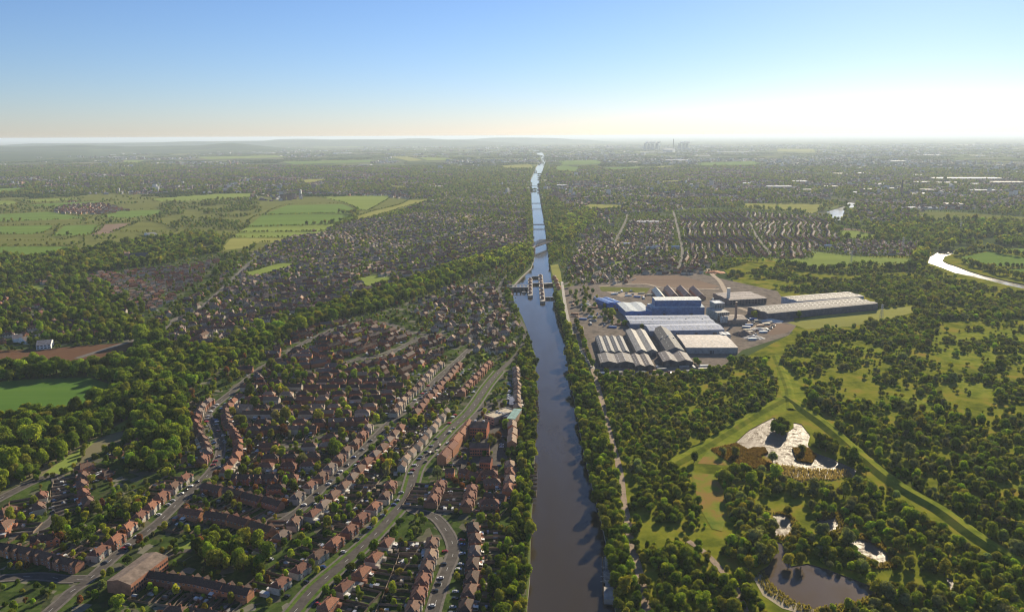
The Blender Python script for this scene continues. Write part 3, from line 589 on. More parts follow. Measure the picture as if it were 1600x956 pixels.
def fill_rows(poly, ang_deg, row_gap, sp, kinds, roofs, walls, warp=14, seed=0, street=None, keepout=10, lo=0, cover=1.0, road=True, jit=.06):
    """houses in back-to-back rows over a district"""
    R = np.random.RandomState(seed); w = GA(poly); c = w.mean(0); a = math.radians(ang_deg); u = np.array([math.cos(a), math.sin(a)]); v = np.array([-u[1], u[0]])
    q = (w-c) @ np.stack([u, v], 1); u0, v0 = q.min(0)-20; u1, v1 = q.max(0)+20; k = 0; y = v0; n0 = len(HOUSES); ph = R.uniform(0, 6)
    kd = kdt([(h[0], h[1]) for h in KH]) if KH else None; lines = []; cand = []
    def pt(s, t):
        tt = t+warp*math.sin(s/95.0+ph)+warp*.5*math.sin(s/41.0+ph*2)
        return c+u*s+v*tt, math.atan2(*((u+v*(warp/95*math.cos(s/95+ph)+warp*.5/41*math.cos(s/41+ph*2)))[::-1]))
    while y < v1:
        if k % 2 == 0 and street and (jit > .04 or R.rand() < .6): lines.append([pt(s, y+row_gap[0]/2)[0] for s in np.arange(u0, u1, 12)])
        s = u0+R.uniform(0, sp)
        while s < u1:
            p, an = pt(s, y); cand.append((p[0], p[1], an+(math.pi if k % 2 == 0 else 0))); s += .93*sp*R.uniform(.93, 1.12)
            if R.rand() < .04: s += sp
        y += row_gap[k % 2]; k += 1
    C = np.array(cand); px, py, zc = PR(C[:, 0], C[:, 1]); ok = inpoly(px, py, poly) & ~blocked(px, py) & (R.rand(len(C)) < cover) & (px > -30) & (px < 1630)
    for b in BUILD_PX: ok &= ~inpoly(px, py, b)
    for (x, y_, an) in C[ok]:
        if near_road(x, y_, 6.5): continue
        if kd:
            bad = False
            for co, i, d in kd.find_range((x, y_, 0), 22):
                if d < KH[i][2]+keepout: bad = True; break
            if bad: continue
        add_house(x+R.uniform(-3, 3)*(jit > .3), y_+R.uniform(-4, 4)*(jit > .3), an+R.uniform(-jit, jit)+(math.pi/2 if jit > .3 and R.rand() < .25 else 0), kinds[R.randint(len(kinds))], roofs[R.randint(len(roofs))], walls[R.randint(len(walls))])
    if street:
        for ln in lines:
            ln = np.array(ln); px, py, zc = PR(ln[:, 0], ln[:, 1]); i_ = inpoly(px, py, poly) & ~blocked(px, py)
            for j in range(len(ln)-1):
                if i_[j] and i_[j+1] and not near_road(*(ln[j]+ln[j+1])/2, 0):
                    if kd and kd.find((*(ln[j]+ln[j+1])/2, 0))[2] < 12: continue
                    STREETS.append((ln[j], ln[j+1], street))
STREETS = []
BR = ['brown', 'red-brown', 'grey-brown', 'dark brown']
near1 = [(375, 615), (430, 585), (470, 590), (600, 590), (650, 600), (600, 650), (540, 715), (450, 790), (400, 770), (360, 745), (385, 700), (368, 650)]
fill_rows(near1, 3, (19, 25), 19, ['semi', 'semi', 'terrace'], ['brown', 'red-brown', 'dark brown', 'tan'], ['brick', 'pale rendered', 'brick'], 5, 1, 5, 9)
fill_rows([(100, 735), (210, 690), (245, 742), (150, 800), (110, 790)], 70, (20, 26), 19, ['semi', 'bungalow'], ['dark brown', 'brown'], ['brick'], 4, 2, None, 9, 0, .5)
fill_rows([(720, 745), (790, 745), (785, 800), (750, 810), (715, 800)], 5, (17, 20), 15, ['detached', 'semi'], ['red-brown', 'brown'], ['orange brick', 'brick'], 2, 3, None, 6)
fill_rows([(-40, 770), (60, 752), (60, 800), (-10, 850), (-40, 850)], 80, (20, 28), 19, ['semi'], ['brown', 'red-brown'], ['brick'], 4, 4, None, 9)
fill_rows([(280, 920), (430, 900), (470, 960), (260, 975)], -10, (22, 26), 20, ['terrace', 'semi'], ['brown'], ['brick'], 4, 5, None, 9)
fill_rows([(400, 570), (480, 512), (560, 500), (650, 512), (690, 525), (690, 560), (620, 600), (430, 595), (375, 610), (350, 600)], 28, (19, 22), 15, ['detached', 'semi', 'terrace'], ['brown', 'dark brown', 'grey-brown'], ['brick', 'orange brick'], 26, 6, 5.0, 7, cover=.85, jit=.5)
fill_rows([(640, 480), (700, 450), (800, 440), (805, 480), (822, 520), (800, 550), (740, 560), (700, 540), (670, 515)], 62, (20, 26), 15, ['detached', 'semi'], ['dark brown', 'brown', 'tan'], ['brick', 'pale rendered'], 30, 7, 5.0, 6, cover=.8, jit=.7)
fill_rows([(400, 395), (470, 362), (560, 345), (690, 330), (740, 356), (620, 398), (500, 438), (430, 440), (340, 470), (330, 445)], 40, (20, 25), 17, ['semi', 'semi', 'detached'], ['brown', 'grey-brown', 'tan', 'slate-grey'], ['pale rendered', 'pale rendered', 'pale rendered', 'brick'], 30, 8, 6, 6, cover=.85, jit=.5)
fill_rows([(240, 500), (330, 450), (430, 440), (500, 438), (620, 398), (740, 358), (828, 345), (830, 390), (760, 412), (690, 436), (620, 458), (540, 480), (430, 512), (330, 540), (250, 540)], 32, (20, 24), 17, ['semi', 'terrace'], ['brown', 'grey-brown', 'tan', 'red-brown'], ['brick', 'pale rendered', 'pale rendered'], 24, 9, 6, 6, cover=.75, jit=.4)
fill_rows([(690, 310), (828, 290), (830, 345), (745, 356), (690, 332), (640, 326)], 50, (22, 26), 18, ['semi', 'terrace'], ['brown', 'grey-brown', 'slate-grey'], ['brick', 'pale rendered'], 30, 10, 6, 6)
fill_rows([(130, 430), (300, 415), (345, 405), (300, 450), (240, 490), (140, 450)], 38, (20, 25), 18, ['semi', 'detached'], ['orange', 'tan', 'brown', 'red-brown'], ['orange brick', 'pale rendered', 'pale rendered'], 10, 11, 6, 6, cover=.82)
fill_rows([(-40, 440), (120, 430), (230, 490), (200, 525), (-40, 540)], 15, (34, 40), 26, ['semi', 'detached'], ['brown', 'dark brown', 'red-brown'], ['brick', 'pale rendered'], 20, 12, None, 7, cover=.85, jit=.5)
fill_rows([(74, 335), (110, 315), (170, 320), (203, 330), (150, 336), (110, 334)], 20, (24, 28), 20, ['detached', 'semi'], ['orange', 'tan', 'brown'], ['orange brick', 'pale rendered'], 20, 13, None, 8)
for j, (pl, an) in enumerate([([(885, 425), (900, 385), (930, 362), (960, 368), (985, 345), (1050, 345), (1055, 400), (1000, 402), (985, 425), (975, 445), (900, 445)], 79), ([(1060, 425), (1070, 395), (1058, 340), (1160, 332), (1200, 400), (1110, 405)], 81), ([(1160, 332), (1290, 342), (1310, 376), (1265, 392), (1262, 403), (1205, 404)], 73), ([(1320, 376), (1440, 380), (1430, 401), (1330, 398), (1300, 388)], 76), ([(985, 400), (1060, 402), (1100, 408), (1120, 425), (1060, 430), (990, 428)], 15)]):
    fill_rows(pl, an, (22, 19) if j in (1, 2) else (20, 22), 20.5 if j in (1, 2) else 15, ['terrace'] if j in (1, 2) else ['detached', 'semi'], ['slate-grey', 'dark brown', 'brown', 'red-brown'] if j in (1, 2) else ['brown', 'red-brown', 'dark brown', 'tan'], ['brick', 'brick', 'orange brick'] if j in (1, 2) else ['brick', 'pale rendered'], 9 if j in (1, 2) else 14, 20+j, 4.5 if j in (1, 2) else 5.5, 2, cover=.86 if j in (1, 2) else .85, jit=.03 if j in (1, 2) else .5)
far_d = [([(200, 305), (240, 262), (400, 258), (640, 262), (828, 268), (828, 300), (640, 312), (500, 304), (300, 300)], 25, 50, .8), ([(-40, 260), (200, 256), (240, 290), (100, 300), (-40, 290)], 10, 60, .6), ([(860, 300), (900, 265), (1200, 262), (1320, 285), (1290, 315), (1160, 318), (1050, 330), (900, 340)], 60, 48, .8), ([(1290, 265), (1610, 275), (1610, 328), (1440, 328), (1350, 310)], 40, 52, .8), ([(1335, 322), (1350, 315), (1440, 325), (1450, 340), (1410, 350), (1340, 344)], 50, 50, .9), ([(885, 380), (880, 330), (960, 300), (960, 360)], 60, 60, .4)]
for j, (pl, an, gp, cv) in enumerate(far_d):
    fill_rows(pl, an, (gp*.4, gp*.6), 24, ['semi', 'terrace', 'flats'], ['brown', 'slate-grey', 'dark brown', 'red-brown'], ['brick', 'pale rendered', 'pale rendered'], 60, 40+j, None, 8, cover=cv, jit=.5)
print('houses', len(HOUSES), 'traced', traced_n)

# streets of the districts
m = MB()
for i, (a, b, w) in enumerate(STREETS):
    d = b-a; n = np.array([d[1], -d[0]])/np.linalg.norm(d)*w/2; z = .17
    m.face([(*(a-n), z), (*(a+n), z), (*(b+n), z), (*(b-n), z)])
struct(ob('residential_road', m.mesh('residential_road', [M['street']])))

hp = np.array([(h['x'], h['y']) for h in HOUSES]); hx, hy, hz = PR(hp[:, 0], hp[:, 1], 4.0)
inview = (hx > -8) & (hx < 1608) & (hy > 0) & (hy < 962)
order = [i for i in np.argsort(hz) if inview[i]]
NEAR_H = 300; FULL_H = 110
solo = order[:NEAR_H]; solo_set = set(solo)
LAND = [((735, 700), 'the red-brick estate'), ((601, 667), 'the fork in the middle road'), ((500, 690), 'the long back gardens'), ((415, 700), 'the S-shaped bend'), ((440, 640), 'the two blocks facing the side lane'), ((530, 620), 'the straight terrace'), ((640, 540), 'the curved estate road'),
        ((297, 850), 'the small lawn by the lower-left road'), ((130, 710), 'the striped green'), ((30, 830), 'the bottom-left corner'), ((170, 790), 'the dark gardens'), ((420, 860), 'the garden wood at the bottom'), ((760, 790), 'the canal-side gardens'), ((540, 960), 'the foot of the avenue'), ((790, 560), 'the depot green'), ((470, 960), 'the bottom edge of the avenue')]
rowseq = {}
for i in solo: 
    if HOUSES[i]['row'] is not None: rowseq.setdefault(HOUSES[i]['row'], []).append(i)
for r, ids in rowseq.items():
    ids.sort()
    rev = hy[ids[0]] < hy[ids[-1]] and ROWS[r][5] != 99 and False
    for n, i in enumerate(ids): HOUSES[i]['ord'] = n+1
lseq = {}
for i in solo:
    if HOUSES[i]['row'] is None:
        j = min(range(len(LAND)), key=lambda q: (LAND[q][0][0]-hx[i])**2+(1.6*(LAND[q][0][1]-hy[i]))**2); lseq.setdefault(j, []).append(i)
for j, ids in lseq.items():
    ids.sort(key=lambda i: (LAND[j][0][0]-hx[i])**2+(1.6*(LAND[j][0][1]-hy[i]))**2)
    for n, i in enumerate(ids): HOUSES[i]['ord'] = n+1; HOUSES[i]['land'] = LAND[j][1]
def where(h, noun='house'):
    if h['row'] is not None: return f"{ordn(h['ord'])} {noun} {h['say']}"
    return f"{noun} {ordn(h['ord'])} closest to {h['land']}"
noun = {'semi': 'house', 'terrace': 'terraced_house', 'detached': 'house', 'bungalow': 'bungalow', 'flats': 'apartment_block'}
for n, i in enumerate(solo):
    h = HOUSES[i]; K = HM[h['kind']]; nm = noun[h['kind']]
    lab = f"{h['roof']}-roofed {h['wall'].replace('pale rendered', 'pale')} {where(h)}" if h['row'] is not None else f"{h['roof']}-roofed {h['wall'].replace('pale rendered','pale')} house, {ordn(h['ord'])} closest infill to {h['land']}"
    o = root(nm, lab, 'apartment block' if h['kind'] == 'flats' else 'house', (h['x'], h['y'], .03), h['rz'], 'houses of the canal-side suburb', (h['sc']*.9, .9, .95))
    rc = np.array(ROOFC[h['roof']])*rs.uniform(.85, 1.15); wc = np.array(WALLC[h['wall']])*rs.uniform(.85, 1.12)
    ob('wall', K['wall'], o, wc); r_ = ob('roof', K['roof'], o, rc)
    for (x, y, z) in K['ch']: ob('chimney', CHIM, r_, loc=(x, y, z-.3))
    if n < FULL_H:
        for (x, y, z, a) in K['wins']: ob('window', WIN, o, loc=(x, y, z), rz=a)
        dc = [(.3, .05, .04), (.05, .12, .08), (.7, .7, .68), (.05, .08, .2)][rs.randint(4)]
        for (x, y, z) in K['doors']: ob('door', DOOR, o, dc, loc=(x, y, z))
    if rs.rand() < .45 and n < 220:
        cx_, cd_ = rs.choice([-4.2, 4.2]) if K['L'] > 12 else 0, rs.uniform(2.4, 3.6)
        g = ob('conservatory', CONS, o, loc=(cx_, K['D']/2+.02, 0)); g.scale = (rs.uniform(.85, 1.2), cd_/3, 1)
# all farther houses: one mass
def mass_houses(ids):
    V = []; Fc = []; C = []; nv = 0
    tm = {}
    for k in KINDS:
        for part in ('wall', 'roof'):
            me = HM[k][part]; co = np.empty(len(me.vertices)*3); me.vertices.foreach_get('co', co); tm[k, part] = (co.reshape(-1, 3), [tuple(p.vertices) for p in me.polygons])
    cw = np.array([[-.55, -.4, -1.3], [.55, -.4, -1.3], [.55, .4, -1.3], [-.55, .4, -1.3], [-.55, -.4, 1.3], [.55, -.4, 1.3], [.55, .4, 1.3], [-.55, .4, 1.3]])
    cf = [(0, 1, 5, 4), (1, 2, 6, 5), (2, 3, 7, 6), (3, 0, 4, 7), (4, 5, 6, 7)]
    gl = (.05, .05, .06)
    for i in ids:
        h = HOUSES[i]; c, s = math.cos(h['rz']), math.sin(h['rz']); Rm = np.array([[c, s, 0], [-s, c, 0], [0, 0, 1]]); far = hz[i] > 3200; tr = np.array([h['x'], h['y'], .04])
        sc = np.array([h['sc']*.9, .9, .95])
        rc = np.array(ROOFC[h['roof']])*rs.uniform(.8, 1.25); wc = np.array(WALLC[h['wall']])*rs.uniform(.8, 1.15)
        for part, col in (('wall', wc), ('roof', rc)):
            co, fs = tm[h['kind'], part]; V.append((co*sc) @ Rm+tr); Fc += [tuple(q+nv for q in f) for f in fs]; C += [(col, len(f)) for f in fs]; nv += len(co)
        if not far:
            for p in HM[h['kind']]['ch']:
                co = ((cw+np.array(p))*sc) @ Rm+tr; V.append(co); Fc += [tuple(q+nv for q in f) for f in cf]; C += [(np.array((.22, .1, .06)), 4)]*5; nv += 8
        if hz[i] < 1500:
            for (x, y, z, a) in HM[h['kind']]['wins']:
                e = -.04 if a == 0 else .04
                co = np.array([[x-.8, y+e, z], [x+.8, y+e, z], [x+.8, y+e, z+1.2], [x-.8, y+e, z+1.2]])*sc @ Rm+tr; V.append(co); Fc.append(tuple(range(nv, nv+4))); C.append((np.array(gl), 4)); nv += 4
    me = bpy.data.meshes.new('distant_houses'); me.from_pydata(np.concatenate(V), [], Fc); me.materials.append(M['stuffcol'])
    a = me.color_attributes.new('col', 'FLOAT_COLOR', 'CORNER'); arr = np.concatenate([np.tile([*c, 1.0], n) for c, n in C]); a.data.foreach_set('color', arr); me.update()
    o = ob('distant_houses', me); tag(o, 'hundreds of small brick houses filling the districts behind the nearest streets', 'houses', kind='stuff')
mass_houses([i for i in order if i not in solo_set])
def outbuildings():
    m = MB(); R = np.random.RandomState(77)
    for n, i in enumerate(order):
        h = HOUSES[i]
        if hz[i] > 2600: break
        c, s = math.cos(h['rz']), math.sin(h['rz'])
        for k in range(R.randint(1, 4) if n < 700 else R.randint(0, 3)):
            x, y = R.uniform(-7, 7), R.uniform(7.5, 17); w, d, z = R.uniform(.7, 1.5), R.uniform(.6, 1.6), R.uniform(.5, 2.0)
            col = [(.7, .7, .66), (.55, .54, .5), (.25, .18, .12), (.4, .36, .3), (.15, .13, .11), (.3, .33, .4)][R.randint(6)]; P = [(-w, -d), (w, -d), (w, d), (-w, d)]; W_ = [(h['x']+c*(x+a)-s*(y+b), h['y']+s*(x+a)+c*(y+b)) for a, b in P]
            for q in range(4): e = (q+1) % 4; m.face([(*W_[q], 0), (*W_[e], 0), (*W_[e], z), (*W_[q], z)], 0, col)
            m.face([(*v, z) for v in W_], 0, col)
    o = ob('garden_clutter', m.mesh('garden_clutter', [M['stuffcol']], color=True)); tag(o, 'small greenhouses, bins, trampolines and boxes lying about the back gardens', 'garden clutter', kind='stuff')
outbuildings()
def far_town():
    m = MB(); R = np.random.RandomState(15)
    for (y0, y1, sp) in ((3600, 6500, 62), (6500, 12000, 105), (12000, 22000, 190)):
        nx = int(1.4*y1/sp); ny = int((y1-y0)/sp); X, Y = np.meshgrid(-.7*y1+np.arange(nx)*sp, y0+np.arange(ny)*sp); X = X.ravel()+R.uniform(-.5, .5, X.size)*sp; Y = Y.ravel()+R.uniform(-.5, .5, Y.size)*sp
        px, py, zc = PR(X, Y); bias = np.clip((px-700)/900, -.25, 1)*.10
        ok = (px > -10) & (px < 1610) & ((vnoise(X+500, Y+900, 900)*.6+vnoise(X+90, Y, 260)*.4) > .56-bias)
        for pl in FIELD_POLYS+EXCL: ok &= ~(inpoly(px, py, pl) | inpoly(px, py-2, pl) | inpoly(px+5, py, pl) | inpoly(px-5, py, pl) | inpoly(px, py-5, pl))
        for x, y in zip(X[ok], Y[ok]):
            for q in range(2 if sp < 150 else 1):
                a = R.uniform(0, 3.14); w = sp*R.uniform(.06, .22); d = sp*R.uniform(.05, .1); h = R.uniform(5, 9)*(1+2.2*(R.rand() < .05)); ux, uy = math.cos(a), math.sin(a); xx, yy = x+R.uniform(-.3, .3)*sp, y+R.uniform(-.3, .3)*sp
                col = [(.55, .52, .47), (.30, .19, .14), (.22, .15, .12), (.42, .40, .38), (.66, .64, .60), (.26, .2, .18)][R.randint(6)]
                P = [(xx+ux*s_*w-uy*t*d, yy+uy*s_*w+ux*t*d) for s_, t in ((-1, -1), (1, -1), (1, 1), (-1, 1))]; rr = h+d*.5; r0 = (xx-ux*w, yy-uy*w, rr); r1 = (xx+ux*w, yy+uy*w, rr); rc = tuple(c*.7 for c in col)
                for k in range(4): e = (k+1) % 4; m.face([(*P[k], 0), (*P[e], 0), (*P[e], h), (*P[k], h)], 0, col)
                m.face([(*P[0], h), (*P[1], h), r1, r0], 0, rc); m.face([(*P[2], h), (*P[3], h), r0, r1], 0, rc); m.face([(*P[1], h), (*P[2], h), r1], 0, col); m.face([(*P[3], h), (*P[0], h), r0], 0, col)
    o = ob('distant_town', m.mesh('distant_town', [M['stuffcol']], color=True)); tag(o, 'pale roofs and blocks of far-off towns scattered over the hazy plain', 'town', kind='stuff')
far_town()
KHt = kdt([(h[0], h[1]) for h in KH])

# ------------------------------------------------------------------ cars, fences, sheds
def car_meshes():
    b = MB(); pr = [(-2.15, .35), (-2.15, .85), (-1.7, .98), (-1.25, 1.0), (1.0, 1.0), (1.9, .86), (2.15, .7), (2.15, .35)]; w = .88
    for i in range(len(pr)):
        (a, z0), (c, z1) = pr[i], pr[(i+1) % len(pr)]; b.face([(a, -w, z0), (c, -w, z1), (c, w, z1), (a, w, z0)])
    for s in (-w, w): b.face([(a, s, z) for a, z in (pr if s < 0 else pr[::-1])])
    cab = MB(); A = [(-1.75, -.8, .98), (1.05, -.8, .98), (1.05, .8, .98), (-1.75, .8, .98)]; T = [(-1.3, -.66, 1.42), (.4, -.66, 1.42), (.4, .66, 1.42), (-1.3, .66, 1.42)]
    for i in range(4): j = (i+1) % 4; cab.face([A[i], A[j], T[j], T[i]])
    b.face([(x, y, z+.01) for x, y, z in T])
    wh = MB(); 
    for i in range(10): pass
    n = 10; P = [(.32*math.cos(2*math.pi*i/n), .32*math.sin(2*math.pi*i/n)) for i in range(n)]
    for i in range(n): (a, z0), (c, z1) = P[i], P[(i+1) % n]; wh.face([(a, -.1, z0), (c, -.1, z1), (c, .1, z1), (a, .1, z0)])
    wh.face([(a, -.1, z) for a, z in P]); wh.face([(a, .1, z) for a, z in P[::-1]])
    return b.mesh('body', [M['carpaint']]), cab.mesh('window', [M['glass']]), wh.mesh('wheel', [M['tyre']])
CB, CG, CWh = car_meshes()
def fence_mesh():
    m = MB(); Lg, w = 17.0, 7.6
    for x in (-w, w): 
        m.box(x-.04, x+.04, 5.5, 5.5+Lg, 0, 1.7); 
        for k in range(7): m.box(x-.08, x+.08, 5.5+k*Lg/7-.08, 5.5+k*Lg/7+.08, 0, 1.85)
    m.box(-w-.04, w+.04, 5.46+Lg, 5.54+Lg, 0, 1.7)
    m.box(-.04, .04, 5.5, 5.4+Lg, 0, 1.6)
    return m.mesh('garden_fence', [M['fence']])
M['fence'] = mat('timber_fence', noise=1.2, var=.3, src='object')
FE = fence_mesh()
def shed_mesh():
    m = MB(); m.box(-1.6, 1.6, -1.2, 1.2, 0, 2.0, 0)
    for x in (-1.6, 1.6): m.face([(x, -1.2, 2), (x, 1.2, 2), (x, 0, 2.6)], 0)
    r = MB(); hip_roof(r, 3.2, 2.4, 2.0, 2.65, .15, False); d = MB(); d.box(-.45, .45, -1.25, -1.2, 0, 1.85)
    return m.mesh('wall', [M['fence']]), r.mesh('roof', [M['metal']]), d.mesh('door', [M['door']])
SHW, SHR, SHD = shed_mesh()
def garage_mesh():
    m = MB(); m.box(-1.5, 1.5, -2.8, 2.8, 0, 2.3, 0); r = MB(); r.box(-1.65, 1.65, -2.95, 2.95, 2.3, 2.48, 0, bottom=True); d = MB(); d.box(-1.15, 1.15, -2.86, -2.8, 0, 2.0, 0)
    return m.mesh('wall', [M['wall']]), r.mesh('roof', [M['metal']]), d.mesh('garage_door', [M['door']])
GAW, GAR, GAD = garage_mesh()
CARC = {'white': (.75, .75, .74), 'silver': (.42, .43, .45), 'black': (.02, .02, .022), 'red': (.4, .03, .02), 'blue': (.04, .1, .3), 'grey': (.16, .165, .17)}
def loc(h, x, y): c, s = math.cos(h['rz']), math.sin(h['rz']); return h['x']+c*x-s*y, h['y']+s*x+c*y
ncar = 0
for n, i in enumerate(solo):
    h = HOUSES[i]; K = HM[h['kind']]
    for cn_ in range(rs.choice([0, 1, 2], p=[.15, .5, .35])):
        if ncar >= 290: break
        nm = list(CARC)[rs.choice(6, p=[.25, .25, .15, .1, .1, .15])]; x, y = loc(h, [-5.3, 1.2][cn_]+rs.uniform(-1.2, 1.6), -K['D']/2-rs.uniform(4.0, 5.4))
        c = root('parked_car', f"{nm} car {['outside', 'beside'][cn_]} the {where(h)}", 'car', (x, y, .16), h['rz']+math.pi/2+rs.uniform(-.12, .12), 'cars parked in front of houses')
        ob('body', CB, c, np.array(CARC[nm])*rs.uniform(.8, 1.1)); ncar += 1
        if n < 150:
            ob('window', CG, c)
            for wx in (-1.35, 1.35):
                for wy in (-.82, .82): ob('wheel', CWh, c, loc=(wx, wy, .32))
    if n < 230 and h['kind'] in ('semi', 'terrace', 'detached'):
        f = ob('garden_fence', FE, None, np.array((.20, .15, .11))*rs.uniform(.6, 1.5), (h['x'], h['y'], .03), h['rz']); tag(f, f"timber fence behind the {where(h)}", 'fence', 'fences round the back gardens')
    if n < 200 and rs.rand() < .5:
        x, y = loc(h, rs.choice([-5.2, 5.2])+rs.uniform(-.5, .5), rs.uniform(14, 19)); s_ = root('garden_shed', f"garden shed of the {where(h)}", 'shed', (x, y, .04), h['rz']+rs.choice([0, 1.57]), 'sheds in the back gardens')
        ob('wall', SHW, s_, np.array((.22, .15, .1))*rs.uniform(.7, 1.4)); ob('roof', SHR, s_, (.3, .3, .3) if rs.rand() < .5 else (.12, .11, .1)); ob('door', SHD, s_, (.2, .14, .1))
    if n < 200 and rs.rand() < .35:
        x, y = loc(h, rs.choice([-9.6, 9.6]), rs.uniform(1, 5)); g_ = root('garage', f"garage beside the {where(h)}", 'garage', (x, y, .04), h['rz'], 'garages beside the houses')
        ob('wall', GAW, g_, WALLC[h['wall']]); ob('roof', GAR, g_, (.42, .42, .42) if rs.rand() < .5 else (.2, .19, .18)); ob('garage_door', GAD, g_, (.6, .6, .58))

# ------------------------------------------------------------------ big buildings
FOOT = []     # footprints kept clear of trees
def shed(name, label, cat, fl, fr, bl, eave, wall, roof, ridges=1, along='u', rise=2.5, flat=False, doors=0, sky=0, vents=0, group=None, end_doors=0, wins=0, z=0.0, parapet=False):
    """a long building: fl, fr, bl = front-left, front-right and back-left roof corners on the survey (at eaves height)"""
    A, B, C = (G(*p, eave+z)[:2] for p in (fl, fr, bl)); U = np.linalg.norm(B-A); ux = (B-A)/U; vy = np.array([-ux[1], ux[0]]); Vd = max(6.0, float((C-A) @ vy)); rz = math.atan2(ux[1], ux[0])
    FOOT.append((A, ux, vy, U, Vd))
    o = root(name, label, cat, (A[0], A[1], z), rz, group); w = MB(); r = MB(); ov = .3
    w.box(0, U, 0, Vd, 0, eave)
    if flat:
        r.box(-ov, U+ov, -ov, Vd+ov, eave, eave+.35, bottom=True)
        if parapet:
            for q in ((-ov, U+ov, -ov, .2), (-ov, U+ov, Vd-.2, Vd+ov), (-ov, .2, .2, Vd-.2), (U-.2, U+ov, .2, Vd-.2)): r.box(*q, eave+.352, eave+1.1)
    else:
        for k in range(ridges):
            if along == 'v':     # ridges run from front to back
                x0, x1 = U*k/ridges, U*(k+1)/ridges; xm = (x0+x1)/2
                r.face([(x0, -ov, eave), (xm, -ov, eave+rise), (xm, Vd+ov, eave+rise), (x0, Vd+ov, eave)]); r.face([(xm, -ov, eave+rise), (x1, -ov, eave), (x1, Vd+ov, eave), (xm, Vd+ov, eave+rise)])
                for y in (0, Vd): w.face([(x0, y, eave), (x1, y, eave), (xm, y, eave+rise-.05)])
            else:
                y0, y1 = Vd*k/ridges, Vd*(k+1)/ridges; ym = (y0+y1)/2
                r.face([(-ov, y0, eave), (U+ov, y0, eave), (U+ov, ym, eave+rise), (-ov, ym, eave+rise)]); r.face([(-ov, ym, eave+rise), (U+ov, ym, eave+rise), (U+ov, y1, eave), (-ov, y1, eave)])
                for x in (0, U): w.face([(x, y0, eave), (x, y1, eave), (x, ym, eave+rise-.05)])
    if U > 40 and not flat:
        for x in np.arange(U*.02+1, U-1, max(4.0, U/26)): w.box(x-.22, x+.22, -.22, 0, 0, eave-.3)
    ob('wall', w.mesh('wall', [M['metal']]), o, wall); rf = ob('roof', r.mesh('roof', [M['roofmetal']]), o, roof)
    def rz_at(x, y):
        if flat: return eave+.36
        t = (x/U*ridges) % 1 if along == 'v' else (y/Vd*ridges) % 1
        return eave+rise*(1-abs(2*t-1))+.06
    for k in range(doors):
        d = MB(); x = U*(k+.5)/doors; hw = min(2.6, U/doors*.3); d.box(x-hw, x+hw, -.12, 0, 0, min(4.6, eave*.75)); ob('roller_door', d.mesh('roller_door', [M['metal']]), o, (.10, .10, .11))
    for k in range(wins):
        d = MB(); x = U*(k+.5)/wins; hw = U/wins*.32
        for zz in np.arange(1.2, eave-1.5, 3.0):
            d.box(x-hw, x+hw, -.1, 0, zz, zz+1.4)
        ob('window', d.mesh('window', [M['glass']]), o)
    for k in range(sky):
        d = MB(); x = U*(k+.5)/sky
        for yy in np.arange(Vd*.12, Vd*.9, max(7, Vd/7)):
            z0, z1 = rz_at(x, yy), rz_at(x, yy+3); d.face([(x-.6, yy, z0), (x+.6, yy, z0), (x+.6, yy+3, z1), (x-.6, yy+3, z1)])
        ob('skylight', d.mesh('skylight', [M['skyl']]), rf)
    for k in range(vents):
        d = MB(); x = U*(k+.5)/vents; y = Vd*.5; zz = rz_at(x, y); d.box(x-1, x+1, y-1, y+1, zz-.4, zz+1.1); ob('roof_vent', d.mesh('roof_vent', [M['metal']]), rf, (.4, .4, .4))
    return o, U, Vd
GB = (.13, .20, .36)
shed('factory_shed', 'grey corrugated shed with four ridges nearest the canal in the works', 'factory shed', (938, 550), (984, 550), (935, 526), 6, (.20, .18, .17), (.21, .205, .20), 4, 'v', 2.4, doors=4, sky=8)
shed('factory_shed', 'pale grey twin-gabled shed between the ridged shed and the black shed', 'factory shed', (994, 549), (1028, 549), (981, 516), 6.5, (.22, .20, .18), (.34, .32, .29), 2, 'v', 3, doors=3, sky=4)
shed('factory_shed', 'long black shed with a steep roof left of the pale flat warehouse', 'factory shed', (1041, 548), (1070, 548), (1021, 514), 7.5, (.10, .11, .14), (.095, .095, .10), 1, 'v', 5, doors=2, sky=2, vents=3)
shed('warehouse', 'wide pale flat-roofed warehouse with rows of rooflights and a big doorway', 'warehouse', (1072, 543), (1153, 543), (1061, 523), 8.5, (.30, .30, .31), (.52, .46, .40), 1, 'u', 1.0, doors=1, sky=9)
shed('factory_shed', 'dark double-gabled shed at the front left of the works', 'factory shed', (938, 567), (991, 567), (935, 553), 6, (.07, .07, .08), (.18, .165, .16), 2, 'v', 2.5, doors=4, sky=6)
shed('factory_shed', 'brownish shed in the middle of the front row of sheds', 'factory shed', (993, 572), (1023, 572), (985, 554), 6, (.08, .07, .07), (.20, .17, .155), 2, 'v', 2.3, doors=2, sky=4)
shed('factory_shed', 'dark shed with a white roof edge at the right of the front row', 'factory shed', (1036, 565), (1083, 565), (1027, 551), 6.5, (.08, .07, .08), (.17, .15, .15), 2, 'v', 2.8, doors=3, sky=5)
shed('factory_shed', 'long blue-grey steel shed with a ribbed roof, rear of the pair', 'factory shed', (985, 506), (1118, 505), (979, 493), 8, (.17, .21, .30), (.30, .34, .43), 2, 'u', 1.8, doors=3, sky=20, vents=5)
shed('factory_shed', 'long blue-grey steel shed in front of its twin, facing the black shed', 'factory shed', (1015, 517), (1132, 515), (1010, 506.5), 8, (.19, .24, .34), (.27, .31, .41), 1, 'u', 2.2, doors=4, sky=18, end_doors=1)
shed('factory_hall', 'low blue wing with a white roof at the left end of the tall blue hall', 'factory hall', (978, 487), (1019, 486), (970, 473), 10, (.08, .17, .42), (.42, .47, .50), 2, 'v', 1.2, doors=3)
